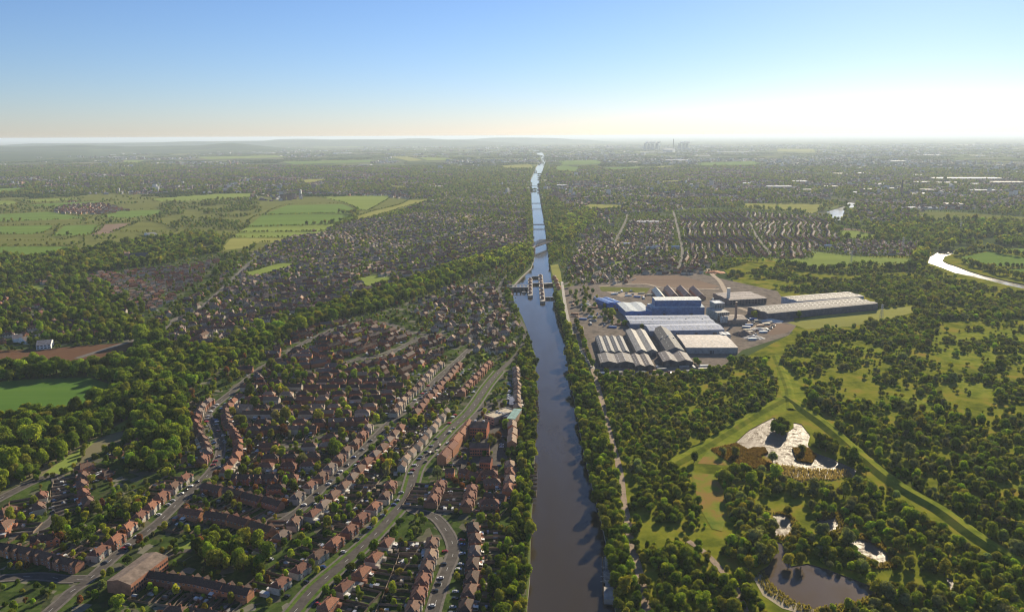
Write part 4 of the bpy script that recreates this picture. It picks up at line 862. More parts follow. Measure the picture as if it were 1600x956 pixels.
shed('factory_hall', 'broad blue lower hall with a pale roof edge below the tall blue hall', 'factory hall', (1018, 481), (1101, 480), (1018, 474), 14, GB, (.45, .52, .55), 1, 'u', 1.5, doors=2)
shed('factory_hall', 'tall blue hall with a white ridge, highest roof of the works', 'factory hall', (1024, 469.5), (1096, 469), (1026, 464), 24, (.07, .14, .30), (.70, .72, .68), 1, 'u', 1.2)
shed('workshop', 'bright blue workshop standing alone beside the scrap yard', 'workshop', (950, 474), (971, 472), (947, 465), 8, (.04, .13, .42), (.05, .18, .50), 2, 'v', 1.5, doors=1)
shed('plant_building', 'pale concrete plant block right of the tall blue hall', 'plant building', (1121, 489), (1140, 488), (1119, 480), 12, (.42, .40, .34), (.40, .38, .34), flat=True, wins=6)
shed('plant_building', 'small plant block with a white roof behind the concrete block', 'plant building', (1117, 474.5), (1132, 474), (1118, 470), 20, (.30, .30, .28), (.75, .75, .73), flat=True, wins=4, parapet=True)
shed('plant_building', 'low brown crusher building under the brick stack', 'plant building', (1138, 500), (1168, 499), (1136, 492), 7, (.26, .19, .15), (.28, .22, .18), 1, 'u', 3)
shed('plant_building', 'white-topped dust plant beside the flat warehouse corner', 'plant building', (1127, 523), (1142, 523), (1126, 519), 9, (.45, .43, .40), (.72, .70, .66), 2, 'v', 1, doors=1)
shed('depot', 'long dark-walled depot with a wide shallow roof across the marsh edge', 'depot', (1200, 490), (1372, 474), (1188, 478), 11, (.085, .085, .12), (.20, .18, .17), 3, 'u', 1.6, sky=26, doors=8)
shed('depot', 'grey depot roof behind the dark-walled depot, white at its end', 'depot', (1246, 471), (1350, 463), (1240, 462), 11, (.30, .36, .44), (.22, .20, .19), 2, 'u', 1.4, sky=14)
shed('depot', 'brown brick goods depot beside the orange haul road', 'depot', (1140, 469), (1198, 466), (1138, 457), 9, (.17, .14, .14), (.22, .18, .18), 3, 'u', 1.4, wins=12)
for i, (x, y) in enumerate([(1032, 466), (1052, 463), (1073, 463), (1094, 464)]):
    shed('gabled_workshop', f"steep-gabled brick workshop behind the tall blue hall, {ordn(i+1)} of four from the canal", 'workshop', (x-4, y), (x+9, y), (x-12, y-13), 5, (.34, .19, .14), (.30, .21, .18) if i else (.62, .60, .5), 1, 'v', 6, group='gabled workshops behind the blue hall')
def stack(label, px, py, hgt, r0, r1, col, bands=1):
    p = G(px, py); o = root('chimney_stack', label, 'chimney', (p[0], p[1], 0)); m = MB(); m.cyl(0, 0, 0, hgt, r0, r1, 16); ob('shaft', m.mesh('shaft', [M['metal']], smooth=False), o, col)
    m = MB(); m.cyl(0, 0, hgt-.8, hgt+.3, r1*1.18, n=16); ob('cap', m.mesh('cap', [M['metal']]), o, tuple(c*.7 for c in col))
    m = MB(); m.box(-r0*1.4, r0*1.4, -r0*1.4, r0*1.4, 0, 2.4); ob('base', m.mesh('base', [M['metal']]), o, tuple(c*.8 for c in col)); return o
stack('dark brick stack rising from the crusher building', 1149, 505, 33, 2.2, 1.4, (.30, .19, .14))
stack('square-shouldered white stack beside the brown brick depot', 1137.5, 474, 26, 3.0, 2.7, (.72, .68, .58))
stack('short pale vent stack beside the concrete plant block', 1113, 486, 22, 1.6, 1.4, (.5, .5, .47))
for i, (x, y) in enumerate([(1127, 506), (1131, 506), (1135, 506)]):
    p = G(x, y); o = root('silo', f"pale cylindrical silo beside the blue-grey sheds, {ordn(i+1)} from the sheds", 'silo', (p[0], p[1], 0), 0, 'silos in the works'); m = MB(); m.cyl(0, 0, 2, 11, 1.9, n=14); ob('tank', m.mesh('tank', [M['metal']]), o, (.5, .49, .46)); m = MB(); m.cyl(0, 0, 11, 12.2, 2.0, .3, 14); ob('cap', m.mesh('cap', [M['metal']]), o, (.4, .4, .4)); m = MB(); [m.cyl(1.3*math.cos(a), 1.3*math.sin(a), 0, 2, .15, n=6) for a in (0, 1.57, 3.14, 4.71)]; ob('stand', m.mesh('stand', [M['metal']]), o, (.2, .2, .2))
# depot buildings beside the avenue and the red-brick estate
shed('office_block', 'tan flat-roofed block with a ramped end beside the avenue', 'office block', (757, 649), (772, 654), (768, 629.5), 7, (.42, .30, .22), (.50, .42, .30), flat=True, wins=3, vents=3, parapet=True)
shed('office_block', 'navy-roofed block between the tan and the green-roofed blocks', 'office block', (773, 651), (794, 651), (774, 641), 6.5, (.20, .13, .11), (.05, .075, .14), 1, 'u', 1.0, wins=6)
shed('office_block', 'green-roofed block beside the canal trees', 'office block', (792, 654), (804, 655), (798, 638), 8, (.40, .28, .20), (.20, .33, .30), flat=True, wins=3)
shed('office_block', 'blue-roofed low block at the top of the depot yard', 'office block', (796, 632), (811, 632), (798, 619), 5, (.16, .13, .13), (.10, .12, .19), 1, 'u', 1.0)
shed('apartment_block', 'dark red three-storey brick block facing the estate car park', 'apartment block', (734, 668), (760, 669), (736, 657), 10, (.42, .13, .07), (.12, .075, .06), 1, 'u', 3.4, wins=7, vents=2)
shed('apartment_block', 'small red brick block in the middle of the estate', 'apartment block', (749, 722), (766, 723), (751, 714), 7.5, (.36, .13, .07), (.15, .08, .06), 1, 'u', 3, wins=5)
shed('apartment_block', 'brick block with a row of white-framed windows behind the estate court', 'apartment block', (734, 700), (764, 700), (735, 693), 7.5, (.33, .13, .08), (.13, .08, .065), 1, 'u', 3, wins=8)
shed('flats_and_shops', 'long brown-roofed block of flats and shops on the lower-left road', 'block of flats', (204, 913), (262, 869), (183, 895), 8, (.42, .19, .11), (.20, .15, .115), 1, 'u', 2.2, wins=16)
sheet('yard', [(728, 655), (745, 632), (765, 625), (815, 620), (812, 700), (770, 735), (716, 735), (705, 720), (722, 690)], 'asphalt', .18, False)
# scattered pale sheds far away
FARS = [(1464, 1567, 278, 150), (1392, 1416, 251.5, 120), (1494, 1531, 226, 400), (1411, 1451, 302, 70), (1408, 1466, 324, 40), (1479, 1506, 318, 50), (1465, 1500, 285, 60), (1505, 1535, 287, 60), (1550, 1600, 284, 80), (1430, 1455, 284, 60), (1200, 1238, 291, 60), (1393, 1434, 359, 22), (1440, 1476, 362, 18), (1372, 1392, 361, 22), (845, 859, 282, 60), (996, 1030, 346, 30), (1342, 1362, 270, 100), (1305, 1325, 271, 90), (1370, 1385, 287, 60), (1430, 1442, 273, 60), (1345, 1365, 295, 40), (1380, 1400, 294, 40), (1240, 1262, 283, 70), (1085, 1110, 243, 200), (1000, 1040, 238, 150), (1040, 1075, 250, 120), (982, 996, 253, 100), (1120, 1170, 237, 150), (1445, 1470, 242, 120), (1518, 1540, 243, 120), (400, 425, 238.5, 150), (520, 545, 239, 120), (560, 578, 257, 80), (780, 798, 240, 120), (485, 500, 276, 60), (372, 392, 278, 50), (668, 690, 291, 40), (1160, 1172, 286, 50), (1290, 1310, 291, 50), (870, 885, 289, 60), (1060, 1074, 300, 50), (1010, 1030, 386, 14), (1290, 1300, 383, 14), (975, 984, 380, 20), (1020, 1032, 384, 12), (1050, 1062, 385, 14), (1330, 1345, 300, 40), (1440, 1460, 296, 50), (1470, 1500, 300, 40), (1520, 1560, 297, 50), (116, 136, 393, 30), (130, 150, 387, 16), (670, 676, 313, 30), (1255, 1270, 296, 40), (1285, 1293, 300, 40)]
for i, (x0, x1, y, dep) in enumerate(FARS):
    hh = 9 if y < 300 else 6; d = (y-478)*math.cos(PITCH)+F0*math.sin(PITCH); dy = dep*d*d/(CAMH*F0); 
    c = [(.72, .70, .66), (.6, .62, .65), (.75, .68, .55)][i % 3]
    side = 'canal' if x0 < 1000 and x0 > 800 else ('power station' if x0 < 1200 and y < 260 and x0 > 980 else 'church spire' if x0 > 1180 else 'big striped field' if y > 260 else 'far hills')
    shed('warehouse', f"pale roofed far-off warehouse, {ordn(i+1)} in the scatter, toward the {side}", 'warehouse', (x0, y+dy/2), (x1, y+dy/2), (x0+2, y-dy/2), hh, (.4, .4, .4), c, 2, 'u', 1.5, group='pale warehouses scattered over the plain')

# power station on the skyline
def tower(px, label):
    p = G(px, 234.3); o = root('cooling_tower', label, 'cooling tower', (p[0], p[1], 0), 0, 'cooling towers of the power station'); m = MB(); n = 28; prof = []
    for k in range(11): z = 114*k/10; prof.append((26+22*((z-86)/86)**2 if z < 86 else 26+3*((z-86)/28)**2, z))
    for (r0, z0), (r1, z1) in zip(prof, prof[1:]):
        for i in range(n):
            a, b = 2*math.pi*i/n, 2*math.pi*(i+1)/n; m.face([(r0*math.cos(a), r0*math.sin(a), z0), (r0*math.cos(b), r0*math.sin(b), z0), (r1*math.cos(b), r1*math.sin(b), z1), (r1*math.cos(a), r1*math.sin(a), z1)])
    ob('shell', m.mesh('shell', [M['metal']], smooth=True), o, (.34, .33, .31)); m = MB(); m.cyl(0, 0, 112.5, 115.5, 30, n=n, cap=False); ob('rim', m.mesh('rim', [M['metal']]), o, (.28, .27, .26)); return p
tp = [(1008, 'first'), (1014, 'second'), (1019.5, 'third'), (1026, 'fourth')]
TPS = [tower(x, f"concrete cooling tower of the farther group, {w} counted toward the tall chimney") for x, w in tp]
TPS += [tower(x, f"concrete cooling tower right of the tall chimney, {w} counted from it") for x, w in [(1061.5, 'first'), (1068, 'second'), (1073, 'third')]]
p = G(1052, 234); o = root('power_station_chimney', 'very tall slim chimney between the two groups of cooling towers', 'chimney', (p[0], p[1], 0)); m = MB(); m.cyl(0, 0, 0, 200, 11, 8, 16); ob('shaft', m.mesh('shaft', [M['metal']]), o, (.16, .15, .15)); m = MB(); m.cyl(0, 0, 198, 203, 8.6, n=16); ob('cap', m.mesh('cap', [M['metal']]), o, (.1, .1, .1))
shed('power_station_hall', 'long boiler house below the tall chimney', 'power station', (1036, 234.0), (1051, 234.0), (1036, 233.3), 45, (.33, .36, .42), (.5, .5, .52), 1, 'u', 8)
def blob(n, rad, seed, sub=2, amp=.3):
    import bmesh
    bm = bmesh.new(); bmesh.ops.create_icosphere(bm, subdivisions=sub, radius=1); r = random.Random(seed); off = [Vector((r.uniform(-1, 1), r.uniform(-1, 1), r.uniform(-1, 1))).normalized() for _ in range(n)]
    for v in bm.verts:
        s = 1+amp*max(v.co.normalized().dot(o_)**5 if v.co.normalized().dot(o_) > 0 else 0 for o_ in off)-amp*.4; v.co *= s*rad
    V = [v.co.copy() for v in bm.verts]; F = [tuple(v.index for v in f.verts) for f in bm.faces]; bm.free(); return V, F
def _steam():
    m = bpy.data.materials.new('steam'); m.use_nodes = True; t = m.node_tree; t.nodes.remove(t.nodes['Principled BSDF']); a = t.nodes.new('ShaderNodeBsdfDiffuse'); b = t.nodes.new('ShaderNodeBsdfTranslucent'); x = t.nodes.new('ShaderNodeMixShader')
    a.inputs[0].default_value = b.inputs[0].default_value = (.97, .97, .97, 1); x.inputs[0].default_value = .5; t.links.new(a.outputs[0], x.inputs[1]); t.links.new(b.outputs[0], x.inputs[2]); t.links.new(x.outputs[0], t.nodes['Material Output'].inputs[0]); return m
M['steam'] = _steam()
def steam_obj(p, i):
    m = MB()
    for k in range(4):
        V, F = blob(6, 13+4*k, i*7+k, 2, .5); c = Vector((2+17*k, 0, 116+7*k+6))
        for f in F: m.face([Vector((V[a].x*1.3, V[a].y, V[a].z*.55))+c for a in f])
    o = ob('steam_plume', m.mesh('steam_plume', [M['steam']], smooth=True), loc=(p[0], p[1], 0)); tag(o, f"white steam plume drifting off the power station, {ordn(i+1)} from the left", 'steam', 'steam plumes over the cooling towers', 'stuff')
for i, q in enumerate(TPS): steam_obj(q, i)

# church with spire and a stone tower church
def church(px, py, label, tall, spire):
    p = G(px, py); o = root('church', label, 'church', (p[0], p[1], 0), .3); m = MB(); m.box(-5, 35, -7, 7, 0, 12); 
    for x in (-5, 35): gable(m, x, 14, 12, 20)
    ob('nave', m.mesh('nave', [M['wall']]), o, (.22, .16, .13)); m = MB(); hip_roof(m, 40, 14, 12, 20.2, .4, False, cx=15); ob('roof', m.mesh('roof', [M['roof']]), o, (.10, .10, .11))
    m = MB(); m.box(-15, -5, -5, 5, 0, tall); 
    for a in (-15, -6):
        for b in (-5, 4): m.box(a, a+1, b, b+1, tall+.01, tall+3)
    ob('tower', m.mesh('tower', [M['wall']]), o, (.20, .14, .11) if spire else (.42, .26, .18))
    if spire: m = MB(); m.cyl(-10, 0, tall, tall+spire, 4.6, .15, 8); ob('spire', m.mesh('spire', [M['roof']]), o, (.10, .10, .12))
church(1411, 306, 'dark church with a tall spire rising from the far town', 36, 42)
church(207, 409, 'sandstone village church with a square tower among dark trees', 22, 0)
# white farmhouse by the ploughed field
shed('farmhouse', 'white gabled farmhouse with grey roof above the ploughed field', 'farmhouse', (56, 540), (79, 538), (58, 533), 6, (.8, .8, .76), (.16, .16, .18), 1, 'u', 4, wins=4)
shed('barn', 'white barn beside the farmhouse, gable to the sun', 'barn', (20, 530), (36, 528), (25, 524), 5, (.8, .8, .76), (.14, .13, .14), 1, 'u', 4)
shed('barn', 'small white barn between the farmhouse and the big barn', 'barn', (40, 533), (50, 531), (44, 526), 5, (.8, .8, .76), (.16, .13, .12), 1, 'u', 4)
shed('farmhouse', 'white house at the edge of the brown and green fields', 'farmhouse', (232, 367), (246, 366), (233, 363.5), 6, (.8, .78, .74), (.2, .2, .2), 1, 'u', 3)

# ------------------------------------------------------------------ the lock
def lock_pier(px, y0, y1, wpx, label):
    a = G(px[0], y0, 1.5); b = G(px[1], y1, 1.5); d = (b-a)[:2]; L = np.linalg.norm(d); rz = math.atan2(d[1], d[0]); o = root('lock_island', label, 'lock island', (a[0], a[1], 0), rz); m = MB(); w = wpx/2
    V = [(0, -w), (L-w, -w), (L-w*.4, -w*.7), (L, 0), (L-w*.4, w*.7), (L-w, w), (0, w), (-w*.6, w*.6), (-w, 0), (-w*.6, -w*.6)]
    for i in range(len(V)): j = (i+1) % len(V); m.face([(*V[i], -3.2), (*V[j], -3.2), (*V[j], 1.5), (*V[i], 1.5)])
    m.face([(*v, 1.5) for v in V]); ob('quay', m.mesh('quay', [M['concrete']]), o); return o, L, a, rz
def hut(a, rz, t, side, L_, D_, h, label, col=(.50, .26, .16), roof=(.24, .19, .17)):
    c, s = math.cos(rz), math.sin(rz); o = root('lock_hut', label, 'hut', (a[0]+c*t-s*side, a[1]+s*t+c*side, 1.5), rz, 'brick huts on the lock islands'); m = MB(); m.box(-L_/2, L_/2, -D_/2, D_/2, 0, h); ob('wall', m.mesh('wall', [M['wall']]), o, col); m = MB(); hip_roof(m, L_, D_, h, h+1.8, .3, True); ob('roof', m.mesh('roof', [M['roof']]), o, roof)
    m = MB(); m.box(-.5, .5, -D_/2-.08, -D_/2, 0, 2.1); ob('door', m.mesh('door', [M['door']]), o, (.05, .12, .2))
    for x in (-L_*.32, L_*.32): ob('window', WIN, o, loc=(x, -D_/2-.02, 1.0))
M['lockgate'] = mat('gate_timber', (.05, .04, .035), .7, noise=1)
o, L1, a1, r1 = lock_pier((828.5, 828.5), 461, 435, 9, 'concrete lock island nearest the weir with a row of brick huts')
for k in range(5): hut(a1, r1, L1*(.1+.2*k), 0, 9, 5.5, 3.4, f"brick hut on the lock island beside the weir, {ordn(k+1)} from its near tip", roof=[(.24, .19, .17), (.32, .2, .14)][k % 2])
o, L2, a2, r2 = lock_pier((848, 844.5), 470, 429, 9, 'long concrete lock island between the small and the large lock chamber')
for k in range(7): hut(a2, r2, L2*(.07+.14*k), 0, 9, 5.5, 3.4 if k != 3 else 6, f"brick hut on the long middle lock island, {ordn(k+1)} from its near tip", roof=[(.24, .19, .17), (.32, .2, .14), (.2, .2, .2)][k % 3])
def gate(pa, pb, zt, label, walk=True, thick=1.6):
    a = G(*pa, 0); b = G(*pb, 0); d = (b-a)[:2]; L = np.linalg.norm(d); rz = math.atan2(d[1], d[0]); o = root('lock_gate', label, 'lock gate', (a[0], a[1], 0), rz); 
    for s, x0, x1 in ((0, 0, L/2-.15), (1, L/2+.15, L)):
        m = MB(); m.box(x0, x1, -thick/2, thick/2, -3.0, zt); 
        for x in np.arange(x0+1, x1, 2.4): m.box(x-.15, x+.15, -thick/2-.25, -thick/2, -3, zt)
        g = ob('gate_leaf', m.mesh('gate_leaf', [M['lockgate']]), o)
        m = MB(); m.box(x0, x1, -thick/2-.4, thick/2+.4, zt+.01, zt+.2, bottom=True); m.bar((x0, -thick/2, zt+1.2), (x1, -thick/2, zt+1.2), .08); [m.box(x-.05, x+.05, -thick/2-.05, -thick/2+.05, zt+.2, zt+1.2) for x in np.arange(x0+.2, x1, 2)]
        ob('walkway', m.mesh('walkway', [M['metal']]), g, (.35, .33, .3))
gate((850, 444.5), (863, 443.5), 1.8, 'dark upper gates closing the large lock chamber', thick=7); gate((852, 465), (868, 465), .8, 'thin lower gates closing the near end of the large chamber')
gate((831, 443.5), (843, 443), 1.0, 'narrow gates across the small chamber between the islands'); gate((831, 433), (842, 432.5), 1.0, 'far gates across the small chamber')
# weir
a = G(800, 451); b = G(826, 451); L = b[0]-a[0]; o = root('sluice_weir', 'dark sluice weir with piers and a footbridge between bank and lock island', 'weir', (a[0], a[1], 0)); D = 26
for k in range(5): m = MB(); x = 2+(L-4)*k/4; m.box(x-1.2, x+1.2, -D/2, D/2, -3, 4.5); ob('pier', m.mesh('pier', [M['metal']]), o, (.12, .12, .13))
for k in range(4):
    m = MB(); x0 = 2+(L-4)*k/4+1.2; x1 = 2+(L-4)*(k+1)/4-1.2; m.box(x0, x1, -.4, .4, -3, 2.2); ob('sluice_gate', m.mesh('sluice_gate', [M['metal']]), o, (.07, .09, .12))
m = MB(); m.box(-3, L+1, -D/2-.5, -D/2+2.5, 4.51, 5.1, bottom=True); m.box(-3, L+1, D/2-2.5, D/2+.5, 4.51, 5.1, bottom=True); m.bar((-3, -D/2-.3, 6.1), (L+1, -D/2-.3, 6.1), .12); ob('footbridge', m.mesh('footbridge', [M['metal']]), o, (.28, .28, .29))
# cottages and gear at the lock side
for i, (x, y) in enumerate([(866, 436), (869, 441), (871, 447), (873, 452)]):
    p = G(x, y); o = root('lock_cottage', f"red-roofed lock cottage on the bank beside the large chamber, {ordn(i+1)} from the far end", 'cottage', (p[0], p[1], 0), 1.45, 'lock cottages'); K = HM['detached']; ob('wall', K['wall'], o, WALLC['orange brick']); r_ = ob('roof', K['roof'], o, ROOFC['orange' if i % 2 else 'grey-brown']); ob('chimney', CHIM, r_, loc=(2.7, 0, 7.6))
# small boats
def boat(px, py, L, label, rz, hull, cabc):
    p = G(px, py, -2.6); o = root('boat', label, 'boat', (p[0], p[1], -2.75), rz); m = MB(); w = L*.16; V = [(-L/2, -w), (L*.2, -w), (L/2, 0), (L*.2, w), (-L/2, w)]; U_ = [(x*.94, y*.7) for x, y in V]
    for i in range(5): j = (i+1) % 5; m.face([(*U_[i], -.2), (*U_[j], -.2), (*V[j], 1.1), (*V[i], 1.1)])
    m.face([(*v, 1.0) for v in V]); ob('hull', m.mesh('hull', [M['metal']]), o, hull); m = MB(); m.box(-L*.35, L*.05, -w*.7, w*.7, 1.0, 2.5); ob('cabin', m.mesh('cabin', [M['metal']]), o, cabc)
    m = MB(); m.box(-L*.3, 0, -w*.7-.03, -w*.7, 1.6, 2.2); m.box(-L*.3, 0, w*.7, w*.7+.03, 1.6, 2.2); ob('window', m.mesh('window', [M['glass']]), o)
boat(821, 457.5, 17, 'grey workboat moored below the weir', .1, (.2, .22, .25), (.5, .5, .48)); boat(949.5, 848, 9, 'small dark boat moored above the broken jetty', 1.3, (.05, .06, .09), (.12, .13, .16))
# broken jetty
a = G(958, 938); b = G(955, 870); d = (b-a)[:2]; L = np.linalg.norm(d); rz = math.atan2(d[1], d[0]); o = root('jetty', 'broken concrete and timber jetty on the right bank of the canal', 'jetty', (a[0], a[1], 0), rz)
m = MB(); 
for k, (x0, x1) in enumerate([(0, L*.27), (L*.29, L*.43), (L*.46, L*.6), (L*.62, L)]): m.box(x0, x1, -.5 if k != 2 else -1.6, 5.5-(k % 2), -2.8, .8-.2*k)
ob('deck', m.mesh('deck', [M['concrete']]), o); m = MB()
for x in np.arange(1, L, 3.2): m.cyl(x, 6.0, -3, 1.3, .22, n=7)
ob('piles', m.mesh('piles', [M['wood']]), o); m = MB(); R_ = random.Random(4)
for k in range(36): x = R_.uniform(L*.35, L*.75); y = R_.uniform(-2, 5); a_ = R_.uniform(0, 3); m.bar((x, y, 1.0+R_.uniform(0, .8)), (x+3*math.cos(a_), y+3*math.sin(a_), 1.1+R_.uniform(0, .9)), .35, .25)
ob('fallen_timber', m.mesh('fallen_timber', [M['fence']]), o, (.42, .36, .30))

# ------------------------------------------------------------------ bridges
def bridge(pa, pb, zdeck, width, label, kind, col=(.16, .13, .13)):
    a = G(*pa, zdeck); b = G(*pb, zdeck); d = (b-a)[:2]; L = np.linalg.norm(d); rz = math.atan2(d[1], d[0]); o = root('bridge', label, 'bridge', (a[0], a[1], 0), rz, 'bridges over the canal'); m = MB(); m.box(-18, L+18, -width/2, width/2, zdeck-1.2, zdeck, bottom=True); ob('deck', m.mesh('deck', [M['metal']]), o, tuple(c*1.4 for c in col))
    for s in (-width/2, width/2):
        m = MB()
        if kind == 'truss':
            n = 14; top = [(L*i/n, s, zdeck+2+9*math.sin(math.pi*i/n)**.8) for i in range(n+1)]
            for i in range(n): m.bar(top[i], top[i+1], .9, 1.0); m.bar(top[i], (L*(i+1)/n, s, zdeck), .5); m.bar((L*i/n, s, zdeck), top[i+1], .5); m.bar((L*(i+1)/n, s, zdeck), top[i+1], .5)
        elif kind == 'girder': m.box(-5, L+5, s-.2, s+.2, zdeck, zdeck+1.3)
        else: m.box(-25, L+25, s-.2, s+.2, zdeck, zdeck+1.3)
        ob('truss' if kind == 'truss' else 'parapet', m.mesh('side', [M['metal']]), o, col)
    for x in (-6, L+6): m = MB(); m.box(x-3, x+3, -width/2-1, width/2+1, -2, zdeck-1.21); ob('abutment', m.mesh('abutment', [M['wall']]), o, (.28, .16, .12))
bridge((833.5, 386), (857.5, 377.5), 9, 11, 'dark trussed road bridge slanting over the canal beyond the lock', 'truss', (.12, .09, .08))
bridge((832, 351), (852, 351), 5, 7, 'low swing bridge, second crossing beyond the lock', 'girder'); bridge((829, 318), (845, 318), 9, 7, 'high girder bridge, third crossing beyond the lock', 'girder')
bridge((828, 291), (842, 291), 6, 7, 'thin bridge, fourth crossing beyond the lock', 'girder'); bridge((845, 253.5), (854, 252.5), 10, 9, 'high bridge at the far bend of the canal', 'girder')

# ------------------------------------------------------------------ yard clutter and pylons
R_ = random.Random(9); yn = 0
def inside_foot(x, y, mrg=1.5):
    for A, ux, vy, U, Vd in FOOT:
        q = np.array([x, y])-A; u_ = q @ ux; v_ = q @ vy
        if -mrg < u_ < U+mrg and -mrg < v_ < Vd+mrg: return True
    return False
ct = MB(); ct.box(-6, 6, -1.25, 1.25, 0, 2.6); 
for x in np.arange(-5.8, 6, .6): ct.box(x-.1, x+.1, -1.31, -1.25, .1, 2.5)
CT = ct.mesh('shipping_container', [M['metal']])
tries = 0; spots = []
zoneY = [[(890, 470), (960, 462), (985, 500), (960, 512), (905, 515)], [(1165, 500), (1215, 495), (1205, 520), (1165, 535)], [(940, 575), (1100, 570), (1120, 582), (940, 586)], [(975, 452), (1020, 462), (1000, 468), (960, 460)]]
while len(spots) < 84 and tries < 4000:
    tries += 1; zp = zoneY[tries % 4]; x0, x1 = min(p[0] for p in zp), max(p[0] for p in zp); y0, y1 = min(p[1] for p in zp), max(p[1] for p in zp); u, v = R_.uniform(x0, x1), R_.uniform(y0, y1)
    if not inpoly(u, v, zp): continue
    p = G(u, v)
    if inside_foot(p[0], p[1], 4) or any((p[0]-q[0])**2+(p[1]-q[1])**2 < 130 for q in spots): continue
    spots.append((p[0], p[1], tries % 4))
for zi, wh in enumerate(['in the scrap yard beside the canal path', 'in the stone yard below the haul road', 'on the apron in front of the sheds', 'in the yard behind the bright blue workshop']):
    sp = [s for s in spots if s[2] == zi]; sp.sort(key=lambda s: s[1])
    for n, s in enumerate(sp):
        cn, cc = [('white', (.7, .7, .68)), ('rusty', (.3, .13, .07)), ('blue', (.06, .16, .4)), ('grey', (.3, .3, .3)), ('cream', (.6, .52, .38))][R_.randrange(5)]
        if n % 3 < 2: o = ob('shipping_container', CT, None, cc, (s[0], s[1], .12), R_.choice([.1, .2, 1.6, 2.8])); tag(o, f"{cn} container {wh}, {ordn(n+1)} counted away from the viewer", 'container', 'containers and vans in the works')
        else:
            o = root('parked_van', f"{cn} van {wh}, {ordn(n+1)} counted away from the viewer", 'van', (s[0], s[1], .12), R_.uniform(0, 3), 'containers and vans in the works', (1.5, 1.3, 2.0)); ob('body', CB, o, cc); ob('window', CG, o)
            for wx in (-1.35, 1.35):
                for wy in (-.82, .82): ob('wheel', CWh, o, loc=(wx, wy, .32))
def heap(px, py, r, h, label, col):
    p = G(px, py); m = MB(); n = 22; R2 = random.Random(int(px)); rings = []
    for k in range(6): t = k/5; rings.append([(r*(1-t)*(1+.22*R2.uniform(-1, 1))*math.cos(2*math.pi*i/n), r*.8*(1-t)*(1+.22*R2.uniform(-1, 1))*math.sin(2*math.pi*i/n), h*t**.8-.05) for i in range(n)])
    for k in range(5):
        for i in range(n): j = (i+1) % n; m.face([rings[k][i], rings[k][j], rings[k+1][j], rings[k+1][i]])
    o = ob('spoil_heap', m.mesh('spoil_heap', [M['fence']]), None, col, (p[0], p[1], .1)); tag(o, label, 'heap')
heap(1163, 523, 16, 7, 'brown spoil heap at the corner of the pale warehouse', (.2, .13, .1)); heap(1188, 515, 14, 4, 'pale stone heap in the stone yard', (.5, .46, .4)); heap(1178, 528, 14, 4, 'grey rubble heap by the wood edge', (.45, .42, .38)); heap(1205, 502, 18, 4, 'white block stack right of the haul road', (.6, .57, .52)); heap(1117, 426, 20, 5, 'orange clay heap at the top of the haul road', (.6, .2, .07)); heap(900, 495, 9, 3, 'rusty scrap heap by the canal path', (.3, .16, .1)); heap(915, 476, 10, 4, 'white-grey rubble mound in the scrap yard', (.6, .56, .5))
def pylon(px, py, h, label):
    p = G(px, py); o = root('pylon', label, 'pylon', (p[0], p[1], 0), .5, 'pylons crossing the marsh'); m = MB(); b = h*.09
    for sx in (-1, 1):
        for sy in (-1, 1): m.bar((sx*b, sy*b, 0), (sx*.5, sy*.5, h), .3)
    for k in range(7):
        t0, t1 = k/7, (k+1)/7; w0, w1 = b*(1-t0)+.5*t0, b*(1-t1)+.5*t1
        for s in (-1, 1): m.bar((-w0, s*w0, h*t0), (w1, s*w1, h*t1), .16); m.bar((s*w0, -w0, h*t0), (s*w1, w1, h*t1), .16)
    ob('lattice', m.mesh('lattice', [M['metal']]), o, (.35, .35, .36))
    for k, z in enumerate((.66, .8, .93)): m = MB(); m.bar((-h*.16, 0, h*z), (h*.16, 0, h*z), .35); m.bar((-h*.16, 0, h*z), (0, 0, h*z+2), .2); m.bar((h*.16, 0, h*z), (0, 0, h*z+2), .2); ob('crossarm', m.mesh('crossarm', [M['metal']]), o, (.35, .35, .36))
pylon(1377, 497, 22, 'small steel pylon in the yellow clearing below the long depot'); pylon(1330, 412, 30, 'steel pylon on the pale playing field'); pylon(1410, 392, 34, 'steel pylon behind the playing field'); pylon(1500, 366, 36, 'steel pylon beyond the shining river bend')

